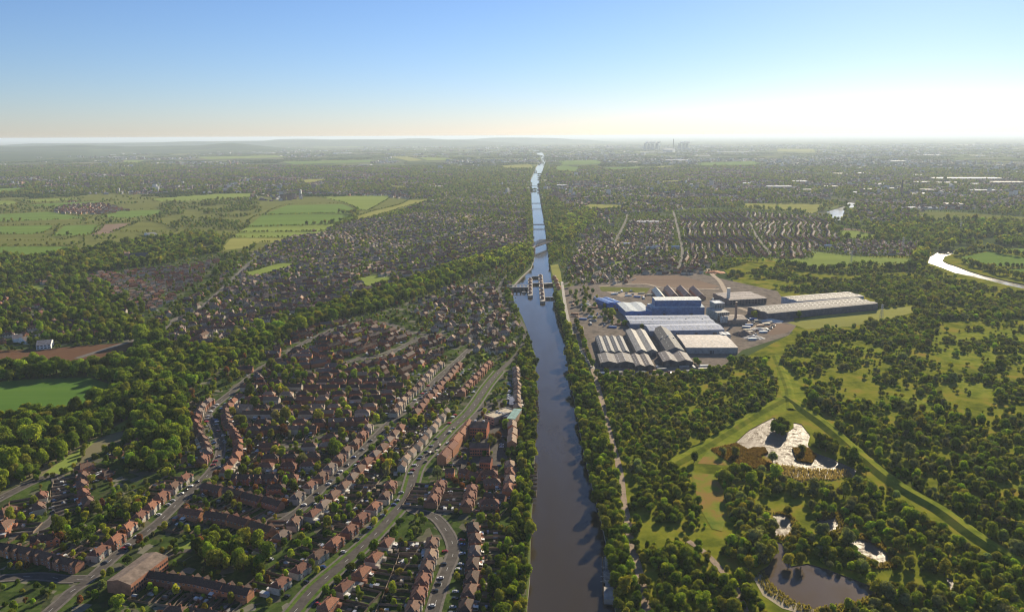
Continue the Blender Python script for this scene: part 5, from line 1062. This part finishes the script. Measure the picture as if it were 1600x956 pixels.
# ------------------------------------------------------------------ trees
import bmesh
def crown_mesh(name, seed, lobes, cards, size, mat_, trunk=False, core=True, squash=1.0):
    """unit crown: radius 1, from z .35 to 2.1; leaf-sized faces spread over several lobes round a leafy core"""
    R = np.random.RandomState(seed); m = MB(); LC = []
    for k in range(lobes):
        a = R.uniform(0, 6.28); q = R.uniform(.15, .62)*(1 if k else 0); z = R.uniform(.45, 1.55)*squash if k else 1.2*squash; r = R.uniform(.34, .52) if k else .66
        LC.append((q*math.cos(a), q*math.sin(a), z, r))
    if core:
        for (x, y, z, r) in LC:
            V, F = blob(5, r*.7, R.randint(999), 1, .25)
            for f in F: m.face([(V[i].x+x, V[i].y+y, V[i].z*.9+z) for i in f])
    tot = sum(l[3]**2 for l in LC)
    for (x, y, z, r) in LC:
        for k in range(int(cards*r*r/tot)):
            d = R.normal(size=3); d /= np.linalg.norm(d)
            if d[2] < -.45: d[2] *= -1
            rr = r*R.uniform(.82, 1.08); c = np.array([x, y, z])+d*rr
            if any((c[0]-X)**2+(c[1]-Y)**2+(c[2]-Z)**2 < (.72*r2)**2 for X, Y, Z, r2 in LC): continue
            nrm = d+R.normal(size=3)*.38; nrm /= np.linalg.norm(nrm); t = np.cross(nrm, R.normal(size=3)); t /= np.linalg.norm(t)+1e-9; b = np.cross(nrm, t); s = size*R.uniform(.6, 1.3)
            m.face([c-t*s-b*s*.5, c+t*s*.2-b*s, c+t*s+b*s*.4, c-t*s*.3+b*s])
    if trunk: m.cyl(0, 0, 0, 1.0, .075, .045, 6, mi=1, cap=False)
    return m.mesh(name, [mat_, M['bark']] if trunk else [mat_])
def trunk_mesh():
    m = MB(); m.cyl(0, 0, -.02, .55, .085, .06, 7, cap=False)
    for a in (0.3, 1.7, 3.2, 4.6): m.bar((0, 0, .45), (.4*math.cos(a), .4*math.sin(a), 1.15), .05)
    m.bar((0, 0, .5), (0.03, 0, 1.5), .055); return m.mesh('trunk', [M['bark']])
TRK = trunk_mesh()
CRN = [crown_mesh('crown', 10+i, [9, 12, 7, 10, 14, 8][i], 1500, .075, M['leafO'], squash=[1, 1.1, .95, 1.2, .9, 1][i]) for i in range(6)]
SHR = [crown_mesh('garden_shrub', 60+i, 5, 420, .12, M['leafO'], squash=.62) for i in range(3)]
MID = [crown_mesh('tree_crown', 30+i, [9, 12, 8, 10, 7][i], 760, .10, M['leafI'], True, squash=[1, 1.1, .95, .8, .9][i]) for i in range(5)]
FARV = [crown_mesh('tree_crown', 50+i, [7, 9, 6][i], 90, .2, M['leafI'], False) for i in range(3)]
def clump_mesh(seed):
    R = np.random.RandomState(seed); m = MB()
    for k in range(16):
        V, F = blob(4, R.uniform(.13, .24), R.randint(999), 1, .5); x, y = R.uniform(-.85, .85), R.uniform(-.85, .85)
        for f in F: m.face([(V[i].x+x, V[i].y+y, V[i].z*1.1+.14) for i in f])
    return m.mesh('tree_clump', [M['leafI']])
CLU = [clump_mesh(80+i) for i in range(4)]

TINT = {'dark green': (0.081, 0.125, 0.018), 'mid green': (0.132, 0.190, 0.025), 'olive green': (0.207, 0.224, 0.038), 'bright green': (0.230, 0.302, 0.034), 'grey-green': (0.179, 0.202, 0.084), 'copper': (0.179, 0.090, 0.045), 'yellow-green': (0.336, 0.347, 0.050)}
TR = []          # x, y, r, h, tint, hard
def scatter(poly, spacing, r0, r1, tints, cover=1.0, nz=None, seed=0, hk=(1.0, 1.35), keep_house=True, keep_road=1.0, off_fields=True, lim=None):
    R = np.random.RandomState(seed); w = GA(poly); x0, y0 = w.min(0); x1, y1 = w.max(0); nx = int((x1-x0)/spacing)+1; ny = int((y1-y0)/spacing)+1
    X, Y = np.meshgrid(x0+np.arange(nx)*spacing, y0+np.arange(ny)*spacing); X = X.ravel()+R.uniform(-.45, .45, nx*ny)*spacing; Y = Y.ravel()+R.uniform(-.45, .45, nx*ny)*spacing
    px, py, zc = PR(X, Y); ok = inpoly(px, py, poly) & (px > -60) & (px < 1660)
    if nz: ok &= (vnoise(X, Y, nz[0])*.65+vnoise(X+77, Y+31, nz[0]*.35)*.35) > nz[1]
    if cover < 1: ok &= R.rand(len(X)) < cover
    X, Y, px, py = X[ok], Y[ok], px[ok], py[ok]; b = np.zeros(len(X), bool)
    for pl in EXCL+([p for p in FIELD_POLYS] if off_fields else []): b |= inpoly(px, py, pl)
    for pl in (pondA, pondB, pondC, pondD, pondE, pondF): b |= inpoly(px, py, pl) | inpoly(px, py-5, pl)
    for x, y in zip(X[~b], Y[~b]):
        r = (r0+(r1-r0)*R.rand()**1.5)*(1+.45*(R.rand() < .08))
        if keep_road is not None and near_road(x, y, r*.5*keep_road): continue
        if keep_house:
            co, i, d = KHt.find((x, y, 0))
            if i is not None and d < 5.0+r*.7: continue
            if inside_foot(x, y, r*.6): continue
        TR.append((x, y, r, r*R.uniform(*hk), tints[R.randint(len(tints))]))
def along(pts, spacing, r0, r1, tints, width=0, seed=0, hk=(1.0, 1.3), gap=0.0):
    R = np.random.RandomState(seed); L = smooth(GA(pts), 6) if len(pts) > 2 else GA(pts); P, A = resample(L, spacing)
    for p, a in zip(P, A):
        if R.rand() < gap: continue
        x, y = p[0]+R.uniform(-1, 1)*width-math.sin(a)*0, p[1]+R.uniform(-1, 1)*width; r = R.uniform(r0, r1)
        if KHt.find((x, y, 0))[2] < 5+r*.6 or inside_foot(x, y, r*.5): continue
        TR.append((x, y, r, r*R.uniform(*hk), tints[R.randint(len(tints))]))
dk = ['dark green', 'mid green', 'mid green', 'olive green']; mg = ['mid green', 'bright green', 'olive green', 'dark green']; ol = ['olive green', 'mid green', 'grey-green', 'bright green']; gd = ['mid green', 'dark green', 'bright green', 'olive green', 'olive green', 'mid green', 'dark green', 'bright green', 'copper', 'grey-green', 'yellow-green']
# canal banks
bankL = [(822, 975), (828, 850), (834, 740), (837, 650), (838, 600), (836, 562), (829, 532), (815, 497), (800, 470), (796, 458), (786, 470), (800, 490), (812, 512), (818, 532), (808, 560), (812, 620), (812, 700), (806, 760), (802, 800), (790, 850), (775, 900), (762, 975)]
scatter(bankL, 5.2, 2.0, 4.2, mg, .88, None, 1, keep_road=.6)
bankR = [(964, 975), (953, 900), (949, 858), (938, 805), (923, 750), (911, 700), (902, 650), (893, 600), (885, 550), (880, 512), (889, 512), (903, 550), (922, 590), (934, 625), (945, 670), (957, 712), (966, 745), (970, 782), (974, 812), (980, 850), (989, 880), (998, 920), (1006, 975)]
scatter(bankR, 5.4, 2.4, 5.0, mg, .9, None, 2, keep_road=.3)
along([(880, 508), (876, 490), (872, 478), (868, 465)], 10, 5, 7.5, ['mid green', 'dark green'], 2, 3)
scatter([(800, 440), (815, 430), (832, 414), (833, 396), (815, 405), (790, 425), (782, 440), (786, 450)], 9, 3.5, 6, mg, .8, None, 4)
scatter([(859, 420), (857, 395), (854, 372), (850, 340), (846, 310), (843, 292), (847, 275), (853, 256), (858, 256), (854, 275), (851, 292), (858, 310), (868, 340), (880, 370), (882, 400), (866, 410)], 7, 2.5, 4.6, dk, .95, None, 5, keep_house=False)
scatter([(826, 395), (832, 395), (832, 350), (829, 320), (826, 298), (828, 281), (837, 262), (833, 262), (822, 281), (820, 300), (822, 350)], 7, 2.5, 4.6, dk, .95, None, 6, keep_house=False)
scatter([(880, 385), (900, 370), (925, 350), (935, 330), (912, 328), (880, 345), (868, 360), (868, 380)], 9, 5, 8, mg, .85, None, 7)
# the wooded railway and the woods of the left side
band = [(195, 605), (200, 570), (250, 548), (330, 548), (400, 524), (440, 507), (500, 484), (560, 467), (620, 447), (680, 427), (740, 408), (800, 390), (832, 384), (832, 398), (760, 424), (700, 446), (640, 468), (600, 482), (540, 498), (480, 515), (400, 548), (350, 572), (330, 590), (290, 610)]
scatter(band, 7.2, 4.2, 7.2, dk+['bright green'], .93, None, 8, keep_house=False)
scatter([(-60, 668), (60, 655), (125, 645), (165, 622), (195, 600), (290, 610), (285, 640), (300, 660), (290, 700), (262, 742), (215, 738), (180, 720), (212, 672), (196, 655), (165, 676), (132, 696), (96, 719), (53, 752), (-60, 790)], 7.6, 4.6, 8, dk+['bright green'], .92, (60, .22), 9)
scatter([(-60, 575), (0, 575), (100, 578), (176, 566), (214, 552), (216, 520), (260, 520), (262, 560), (200, 605), (172, 598), (140, 588), (-60, 598)], 8.5, 5, 9, ['mid green', 'dark green', 'bright green'], .9, None, 10, hk=(.9, 1.15))
scatter([(-60, 398), (60, 404), (110, 394), (150, 390), (230, 375), (280, 372), (340, 368), (346, 395), (300, 400), (262, 412), (130, 428), (-60, 440)], 9, 4, 7.5, dk, .85, (90, .36), 11)
scatter([(-60, 440), (130, 428), (230, 480), (255, 510), (215, 530), (100, 538), (-60, 542)], 9, 3.4, 6.5, dk+['bright green'], .75, (70, .38), 12)
scatter([(240, 500), (300, 480), (330, 445), (350, 400), (400, 385), (360, 440), (340, 480), (280, 520), (262, 530)], 9, 3, 5.5, dk, .45, None, 13)
scatter([(310, 835), (330, 838), (400, 848), (425, 865), (420, 895), (330, 895), (300, 870)], 7, 3, 5.4, dk+['bright green'], .8, None, 14)
scatter([(140, 800), (200, 770), (240, 800), (200, 850), (130, 850), (60, 850), (80, 815)], 6.5, 2.5, 5, gd, .5, None, 15)
scatter([(400, 550), (440, 558), (470, 590), (420, 602), (380, 605), (350, 600)], 9, 4, 7, dk, .5, None, 16)
scatter([(425, 582), (470, 585), (480, 596), (440, 600)], 8, 4, 6, ['mid green', 'bright green'], .9, None, 17, keep_house=False)
scatter([(520, 580), (600, 585), (640, 570), (600, 595), (530, 598)], 8, 3.5, 6, ['mid green', 'bright green'], .7, None, 18)
# garden trees and street trees everywhere in the suburb
scatter(SUB1, 6.6, 1.5, 3.4, gd, .40, None, 20, hk=(.9, 1.5))
scatter([(300, 600), (560, 600), (600, 650), (560, 700), (480, 760), (330, 800), (240, 800), (330, 720), (300, 650)], 9, 3, 5.2, gd, .25, None, 21)
scatter([(560, 800), (640, 700), (700, 640), (640, 600), (560, 735), (470, 830)], 8, 2.6, 4.6, gd, .35, None, 22)
along([(480, 905), (530, 868), (578, 828), (608, 796)], 17, 2.2, 3.4, ['mid green', 'yellow-green'], 1, 23, gap=.3); along([(496, 940), (555, 888), (600, 850), (628, 815)], 14, 2.6, 4.6, ['mid green', 'dark green'], 2, 24, gap=.2)
scatter(SUB2, 10, 2.4, 4.4, dk+['bright green', 'olive green'], .7, (70, .22), 25, hk=(.9, 1.3), keep_road=1.0)
scatter(SUB3, 10, 1.8, 3.6, dk, .35, None, 26)
scatter([(640, 325), (700, 300), (828, 290), (830, 345), (745, 356), (690, 332)], 11, 4, 7, dk, .6, None, 27)
scatter([(470, 345), (500, 338), (560, 330), (560, 345), (520, 358), (478, 362)], 9, 5, 8, dk, .9, None, 28)
# right side: marsh, woods
woodR = [(936, 592), (1000, 590), (1090, 586), (1150, 562), (1205, 560), (1215, 600), (1215, 622), (1182, 645), (1130, 676), (1065, 703), (1035, 728), (1000, 762), (982, 740), (965, 700), (955, 660), (945, 625)]
scatter(woodR, 4.8, 1.7, 4.2, ol+['mid green'], .85, (22, .40), 30, hk=(.85, 1.2), keep_road=.4)
scatter([(1000, 762), (1040, 728), (1075, 735), (1092, 790), (1112, 826), (1130, 840), (1160, 880), (1200, 975), (1010, 975), (1000, 900), (990, 850), (982, 800)], 4.7, 1.6, 4.4, mg, .85, (20, .43), 31, hk=(.85, 1.2), keep_road=.5)
scatter([(1120, 745), (1150, 730), (1195, 742), (1235, 758), (1300, 760), (1345, 750), (1420, 790), (1500, 850), (1610, 900), (1610, 975), (1280, 975), (1265, 958), (1300, 952), (1368, 935), (1368, 915), (1290, 885), (1236, 880), (1215, 845), (1150, 850), (1135, 800)], 4.9, 1.6, 4.8, ol, .85, (22, .41), 32, hk=(.85, 1.2))
scatter([(1140, 850), (1205, 850), (1205, 885), (1180, 905), (1150, 880)], 6.4, 3.2, 5.5, ol, .85, None, 33)
leveeR = [(1230, 622), (1290, 665), (1340, 708), (1400, 757), (1470, 798), (1530, 842), (1610, 892)]
scatter([(1240, 622), (1300, 612), (1390, 650), (1480, 652), (1610, 640), (1610, 880), (1535, 836), (1475, 792), (1405, 750), (1345, 702), (1290, 660)], 5.0, 1.7, 4.8, ol+['dark green'], .85, (24, .41), 34, hk=(.85, 1.25))
scatter([(1262, 668), (1285, 690), (1320, 712), (1370, 745), (1345, 740), (1310, 715), (1278, 703)], 6.5, 3.5, 5.5, dk, .85, None, 35)
scatter([(1222, 600), (1220, 560), (1240, 530), (1290, 512), (1400, 500), (1610, 480), (1610, 645), (1480, 655), (1390, 652), (1300, 615), (1240, 624)], 5.4, 1.7, 4.6, ol, .85, (24, .53), 36, hk=(.8, 1.15))
scatter([(1220, 560), (1240, 530), (1300, 512), (1420, 500), (1480, 505), (1400, 530), (1280, 535), (1250, 580), (1240, 610)], 5.6, 1.9, 4.4, ol, .8, (26, .47), 37, hk=(.8, 1.15))
scatter([(1130, 430), (1115, 404), (1200, 410), (1280, 422), (1380, 418), (1440, 412), (1500, 440), (1610, 462), (1610, 480), (1425, 476), (1370, 480), (1350, 458), (1240, 458), (1200, 448), (1140, 446)], 7, 2.2, 4.8, ol+['dark green'], .9, (50, .49), 38, hk=(.8, 1.15))
scatter([(1345, 432), (1460, 440), (1500, 465), (1440, 475), (1380, 462)], 8.5, 3.5, 6, ol, .95, None, 39, hk=(.8, 1.1)); scatter([(1422, 470), (1490, 462), (1610, 478), (1610, 497), (1480, 500), (1425, 492)], 8.5, 3.5, 6, ol, .93, (60, .3), 40, hk=(.8, 1.1))
scatter([(1260, 540), (1400, 528), (1610, 500), (1610, 640), (1480, 652), (1390, 648), (1290, 610)], 11, 1.4, 3.6, ol, .55, (20, .50), 70, hk=(.7, 1.0))
along([(1240, 498), (1290, 486), (1340, 482), (1405, 478)], 7, 3.5, 5.5, dk, 4, 41)
along([(1385, 422), (1425, 420), (1450, 416)], 9, 6, 9, ['dark green'], 6, 42, hk=(.9, 1.2)); scatter([(1425, 400), (1448, 388), (1455, 398), (1447, 412), (1430, 414)], 11, 6, 10, ['dark green', 'olive green'], 1, None, 43, hk=(1, 1.4))
along([(1220, 413), (1275, 424), (1330, 418), (1372, 418)], 9, 5, 7.5, ['dark green', 'mid green'], 6, 44)
along([(1500, 410), (1530, 420), (1570, 430), (1610, 438)], 10, 5, 8, ['dark green', 'olive green'], 10, 45); along([(1490, 400), (1540, 390), (1570, 398), (1610, 402)], 10, 5, 8, ['dark green', 'olive green'], 6, 46); along([(1515, 417), (1560, 418), (1610, 418)], 11, 4, 6, ['dark green'], 3, 47)
for q in [(1213, 672), (1220, 668), (1226, 674), (1217, 679), (1209, 676), (1222, 681)]: p = G(*q); TR.append((p[0], p[1], 5.5, 6.3, 'dark green'))
for q, t in [((1254, 708), 'olive green'), ((1207, 722), 'grey-green'), ((1232, 883), 'yellow-green'), ((1252, 883), 'olive green'), ((1095, 690), 'mid green'), ((1148, 712), 'olive green'), ((1130, 712), 'grey-green'), ((1085, 722), 'dark green')]: p = G(*q); TR.append((p[0], p[1], 4.6, 5.0, t))
# works and allotments by the canal
scatter([(885, 445), (905, 440), (940, 470), (960, 500), (965, 515), (935, 505), (900, 480)], 9, 2.5, 5, mg, .3, None, 48); along([(900, 505), (908, 525), (916, 550), (928, 574)], 9, 2.6, 4.4, mg, 1.5, 49); along([(965, 505), (985, 512), (1005, 516)], 9, 3, 4.5, dk, 3, 50); along([(930, 587), (1000, 590), (1090, 588), (1120, 584)], 8, 3, 5, mg, 3, 51)
along([(1088, 566), (1092, 572)], 8, 4, 5, dk, 1, 52); scatter([(1165, 490), (1180, 486), (1195, 495), (1182, 500)], 8, 4, 6, dk, .8, None, 53)
# hedgerows of the fields
for i, (pl, mt) in enumerate(FIELDS[:48]):
    if mt == 'scrub_orange': continue
    pl2 = [(max(-50, min(1650, a)), b) for a, b in pl]
    if min(b for a, b in pl) < 262: continue
    along(pl2+[pl2[0]], 6.5 if min(b for a, b in pl) < 400 else 6, 1.4, 3.2, ['dark green', 'mid green', 'olive green'], 2.2, 100+i, gap=.3)
# country between the fields, woods and the far plain
scatter([(-60, 262), (-60, 306), (250, 302), (480, 303), (640, 300), (640, 262), (200, 256)], 17, 5, 8.5, dk+['olive green'], .8, (150, .46), 60)
scatter([(250, 316), (400, 310), (410, 330), (350, 395), (285, 372), (262, 345), (215, 344), (250, 336)], 13, 3, 5.6, dk, .8, (80, .50), 65)
scatter([(-60, 306), (250, 302), (260, 340), (285, 372), (200, 385), (-60, 400)], 22, 3, 6, dk, .6, (120, .62), 66)
scatter([(640, 262), (640, 318), (700, 300), (822, 300), (830, 262)], 15, 5, 8, dk, .7, (150, .33), 61)
scatter(SUB4, 8, 1.6, 3.6, dk+['bright green'], .5, (110, .25), 62)
scatter([(860, 380), (850, 300), (860, 262), (1200, 260), (1610, 268), (1610, 392), (1450, 398), (1440, 380), (1310, 376), (1290, 340), (1160, 326), (1010, 330), (900, 345), (880, 370)], 17, 4.5, 8, dk+['olive green'], .75, (140, .46), 63)
scatter([(1345, 365), (1450, 345), (1610, 350), (1610, 385), (1540, 384), (1450, 392), (1440, 380), (1380, 378)], 12, 5, 8, dk, .9, (120, .42), 64)
TR_far = len(TR)
print('trees', len(TR))
T = np.array([(t[0], t[1], t[2], t[3]) for t in TR]); tx, ty, tz = PR(T[:, 0], T[:, 1], T[:, 3]); tseen = (tx > -25) & (tx < 1625) & (ty < 975) & (ty > 0)
tl = [t[4] for t in TR]; proj = T[:, 2]/tz
centre_seen = (tx > 2) & (tx < 1598) & (ty < 952)
is_tree = T[:, 2] >= 2.7
idx = np.argsort(-proj); solo_t = [i for i in idx if centre_seen[i] and is_tree[i]][:300]; solo_s = [i for i in idx if centre_seen[i] and not is_tree[i]][:300]
used = set(solo_t) | set(solo_s)
TLAND = [((830, 930), 'the canal edge at the bottom', 'on the left bank'), ((832, 800), 'the canal edge', 'on the left bank'), ((975, 780), 'the bend of the dirt towpath', 'on the right bank'), ((945, 700), 'the straight towpath', 'on the right bank'), ((955, 900), 'the broken jetty', 'on the bank'), ((1110, 790), 'the orange clearing', 'in the scrub'), ((1140, 900), 'the lower dirt track', 'in the scrub'), ((1235, 905), 'the brown pond', 'in the marsh'), ((1242, 883), 'the two round pond bushes', 'at the water'), ((1225, 838), 'the narrow pond arm', 'in the marsh'), ((1358, 860), 'the small glinting pond', 'in the marsh'), ((1486, 912), 'the tiny pool', 'in the marsh'), ((1290, 820), 'the hidden pool', 'in the marsh'),
         ((1225, 700), 'the large shining pond', 'in the marsh'), ((1580, 940), 'the bottom-right corner', 'in the wood'), ((1440, 790), 'the dark levee', 'in the wood'), ((1560, 870), 'the far end of the levee', 'in the wood'), ((1400, 930), 'the bottom edge', 'in the wood'), ((350, 860), 'the garden wood', 'in the suburb'), ((297, 850), 'the small lawn', 'in the suburb'), ((120, 700), 'the striped green', 'in the wood'), ((40, 740), 'the left edge path', 'in the wood'), ((230, 700), 'the shaded paddock', 'in the wood'), ((560, 880), 'the foot of the verged avenue', 'by the road'), ((630, 780), 'the avenue bend', 'in the gardens'), ((700, 860), 'the cul-de-sac', 'in the gardens'), ((780, 900), 'the bottom canal-side gardens', 'in the thicket'), ((470, 860), 'the lane of semis', 'in the gardens'), ((420, 740), 'the S-shaped bend', 'in the gardens'), ((560, 780), 'the long back gardens', 'in the gardens'), ((120, 830), 'the dark terraces', 'in the gardens'), ((735, 720), 'the red-brick estate', 'in the estate'), ((50, 930), 'the bottom-left corner', 'in the gardens'), ((500, 960), 'the bottom of the avenue', 'in the gardens')]
def land_labels(ids, noun_):
    seq = {}
    for i in ids:
        j = min(range(len(TLAND)), key=lambda q: (TLAND[q][0][0]-tx[i])**2+(1.4*(TLAND[q][0][1]-ty[i]))**2); seq.setdefault((j, tl[i]), []).append(i)
    out = {}
    for (j, tn), ii in seq.items():
        ii.sort(key=lambda i: (TLAND[j][0][0]-tx[i])**2+(1.4*(TLAND[j][0][1]-ty[i]))**2)
        for n, i in enumerate(ii): out[i] = f"{tn} {noun_} {TLAND[j][2]}, {ordn(n+1)} closest to {TLAND[j][1]}"
    return out
LT = land_labels(solo_t, 'tree'); LS = land_labels(solo_s, 'shrub')
for n, i in enumerate(solo_t):
    x, y, r, h = T[i]; c = np.array(TINT[tl[i]])*rs.uniform(.75, 1.25)*rs.uniform(.92, 1.08, 3); o = root('broadleaf_tree', LT[i], 'tree', (x, y, .02), rs.uniform(0, 6.28), 'broadleaf trees nearest the viewer', (r, r, h))
    ob('trunk', TRK, o); ob('crown', CRN[rs.randint(6)], o, c)
for n, i in enumerate(solo_s):
    x, y, r, h = T[i]; c = np.array(TINT[tl[i]])*rs.uniform(.75, 1.25)*rs.uniform(.92, 1.08, 3); o = ob('garden_shrub', SHR[rs.randint(3)], None, c, (x, y, -.1*r), rs.uniform(0, 6.28)); o.scale = (r, r, h*1.25); tag(o, LS[i], 'shrub', 'garden shrubs nearest the viewer')

def instancer(name, label, pts, rad, hei, tint, meshes, cat='trees'):
    n = len(pts); me = bpy.data.meshes.new(name); me.from_pydata([tuple(p) for p in pts], [], [])
    R = np.random.RandomState(len(pts))
    def at(nm, ty_, data, key): a = me.attributes.new(nm, ty_, 'POINT'); a.data.foreach_set(key, data)
    at('sc', 'FLOAT_VECTOR', np.stack([rad, rad, hei], 1).ravel(), 'vector'); at('tint', 'FLOAT_COLOR', np.concatenate([tint, np.ones((n, 1))], 1).ravel(), 'color'); at('rz', 'FLOAT', R.uniform(0, 6.28, n), 'value'); at('idx', 'INT', R.randint(0, len(meshes), n), 'value')
    ng = bpy.data.node_groups.new(name, 'GeometryNodeTree'); ng.interface.new_socket('Geometry', in_out='INPUT', socket_type='NodeSocketGeometry'); ng.interface.new_socket('Geometry', in_out='OUTPUT', socket_type='NodeSocketGeometry')
    N = ng.nodes.new; L = ng.links.new; gi = N('NodeGroupInput'); go = N('NodeGroupOutput'); iop = N('GeometryNodeInstanceOnPoints'); g2 = N('GeometryNodeGeometryToInstance')
    for m_ in reversed(meshes):
        src = bpy.data.objects.new(name+'_source', m_); oi = N('GeometryNodeObjectInfo'); oi.inputs['Object'].default_value = src; L(oi.outputs['Geometry'], g2.inputs[0])
    def na(nm, ty_): a = N('GeometryNodeInputNamedAttribute'); a.data_type = ty_; a.inputs[0].default_value = nm; return a.outputs[0]
    L(gi.outputs[0], iop.inputs['Points']); L(g2.outputs[0], iop.inputs['Instance']); iop.inputs['Pick Instance'].default_value = True
    L(na('idx', 'INT'), iop.inputs['Instance Index']); L(na('sc', 'FLOAT_VECTOR'), iop.inputs['Scale'])
    cx = N('ShaderNodeCombineXYZ'); L(na('rz', 'FLOAT'), cx.inputs[2]); L(cx.outputs[0], iop.inputs['Rotation']); L(iop.outputs[0], go.inputs[0])
    o = ob(name, me); md = o.modifiers.new('instances', 'NODES'); md.node_group = ng; tag(o, label, cat, kind='stuff'); return o
rest = [i for i in range(len(TR)) if tseen[i] and i not in used]
tc = np.array([TINT[t] for t in tl])*rs.uniform(.68, 1.32, (len(TR), 1))*rs.uniform(.88, 1.12, (len(TR), 3))
mid = [i for i in rest if tz[i] < 1700]; farr = [i for i in rest if tz[i] >= 1700]
for nm, lb, ids, ms in (('woodland', 'dense trees and scrub of the marsh, banks and gardens behind the nearest ones', mid, MID), ('distant_woodland', 'small far trees and hedges between the distant houses and fields', farr, FARV)):
    ids = np.array(ids); instancer(nm, lb, np.stack([T[ids, 0], T[ids, 1], np.zeros(len(ids))], 1), T[ids, 2], T[ids, 3], tc[ids], ms)
# the far plain: clumps of woodland out to the haze
def far_clumps():
    R = np.random.RandomState(5); out = []
    for (y0, y1, sp, th) in ((3900, 7000, 70, .49), (7000, 13000, 120, .54), (13000, 24000, 240, .58)):
        nx = int(2*.72*y1/sp); ny = int((y1-y0)/sp); X, Y = np.meshgrid(-.72*y1+np.arange(nx)*sp, y0+np.arange(ny)*sp); X = X.ravel()+R.uniform(-.5, .5, X.size)*sp; Y = Y.ravel()+R.uniform(-.5, .5, Y.size)*sp
        px, py, zc = PR(X, Y); ok = (px > -20) & (px < 1620) & ((vnoise(X, Y, 700)*.5+vnoise(X+9, Y, 230)*.5) > th)
        for pl in FIELD_POLYS+EXCL+[river_up]: ok &= ~(inpoly(px, py+.4, pl) | inpoly(px+3, py, pl) | inpoly(px-3, py, pl) | inpoly(px, py-1.5, pl) | inpoly(px, py-3, pl))
        for x, y in zip(X[ok], Y[ok]): out.append((x, y, sp*R.uniform(.35, .75)))
    return np.array(out)
fc = far_clumps(); n = len(fc); tn = np.array([TINT[['dark green', 'mid green', 'dark green', 'olive green'][k]] for k in rs.randint(0, 4, n)])*rs.uniform(.7, 1.1, (n, 1))
instancer('far_off_woodland', 'far woods merging into the haze across the plain', np.stack([fc[:, 0], fc[:, 1], np.zeros(n)], 1), fc[:, 2], np.full(n, 26.0), tn, CLU)
print('solo trees', len(solo_t), 'shrubs', len(solo_s), 'mid', len(mid), 'far', len(farr), 'clumps', n)

# levees: long grassed banks
def levee(pts, w, h, mt='meadow', name='embankment'):
    L = smooth(GA(pts), 10); m = MB(); prof = [(-w, .1), (-w*.35, h), (w*.35, h), (w, .1)]
    for (a, za), (b, zb) in zip(prof, prof[1:]):
        A = offset(L, a); B = offset(L, b)
        for i in range(len(L)-1): m.face([(*A[i], za), (*B[i], zb), (*B[i+1], zb), (*A[i+1], za)])
    struct(ob(name, m.mesh(name, [M[mt]])))
levee(leveeR, 8, 3.2); levee([(1045, 728), (1085, 706), (1130, 678), (1182, 646), (1222, 624)], 7, 2.6); levee([(1236, 640), (1233, 610), (1222, 580), (1212, 556)], 5, 1.6)
# reeds of the marsh
def reeds(pl, label, n, col):
    w = GA(pl); R = np.random.RandomState(n); m = MB(); k = 0
    while k < n:
        x, y = R.uniform(w[:, 0].min(), w[:, 0].max()), R.uniform(w[:, 1].min(), w[:, 1].max())
        if not inpoly(np.array([x]), np.array([y]), w)[0]: k += .2; continue
        h = R.uniform(.9, 1.9); a = R.uniform(0, 3.14); d = (math.cos(a)*R.uniform(.25, .6), math.sin(a)*R.uniform(.25, .6)); m.face([(x-d[0], y-d[1], -.5), (x+d[0], y+d[1], -.5), (x+d[0]*.6+R.uniform(-.2, .2), y+d[1]*.6, h), (x-d[0]*.6, y-d[1]*.6, h*.9)]); k += 1
    o = ob('reeds', m.mesh('reeds', [M['leafO']]), None, col); tag(o, label, 'reeds', kind='stuff')
reeds([(1165, 704), (1178, 700), (1195, 700), (1200, 708), (1185, 714), (1168, 710)], 'brown reeds in the left part of the shining pond', 2600, (.13, .085, .04))
reeds([(1238, 700), (1262, 700), (1276, 712), (1268, 724), (1245, 720)], 'brown reeds round the bush in the shining pond', 2400, (.14, .095, .04))
reeds([(1110, 702), (1150, 692), (1180, 708), (1200, 722), (1230, 736), (1190, 736), (1140, 724)], 'rusty reed bed left of the shining pond', 4500, (.12, .08, .035))
reeds([(1212, 724), (1260, 732), (1325, 734), (1334, 744), (1300, 750), (1250, 752), (1222, 742)], 'pale broken reeds along the near shore of the shining pond', 1500, (.24, .19, .12))
reeds([(1324, 844), (1346, 834), (1378, 846), (1398, 868), (1402, 886), (1370, 890), (1345, 878), (1328, 868), (1336, 862), (1352, 870), (1374, 880), (1390, 876), (1384, 862), (1360, 848), (1344, 842)], 'reeds and dead stems fringing the small glinting pond', 1500, (.15, .12, .05))
reeds([(1204, 802), (1230, 798), (1250, 818), (1244, 838), (1226, 846), (1208, 842), (1206, 836), (1226, 838), (1240, 828), (1234, 812), (1226, 804)], 'reeds fringing the narrow pond arm', 900, (.15, .12, .05))
reeds([(1272, 814), (1294, 804), (1310, 798), (1322, 816), (1314, 834), (1298, 840), (1280, 836), (1284, 828), (1300, 832), (1310, 822), (1306, 808), (1292, 812)], 'reeds fringing the hidden pool', 900, (.13, .11, .05))
reeds([(1180, 900), (1192, 888), (1206, 912), (1238, 938), (1275, 950), (1340, 938), (1370, 925), (1374, 938), (1320, 956), (1270, 962), (1230, 948), (1196, 925)], 'low reeds along the near shore of the brown pond', 1800, (.16, .14, .055))
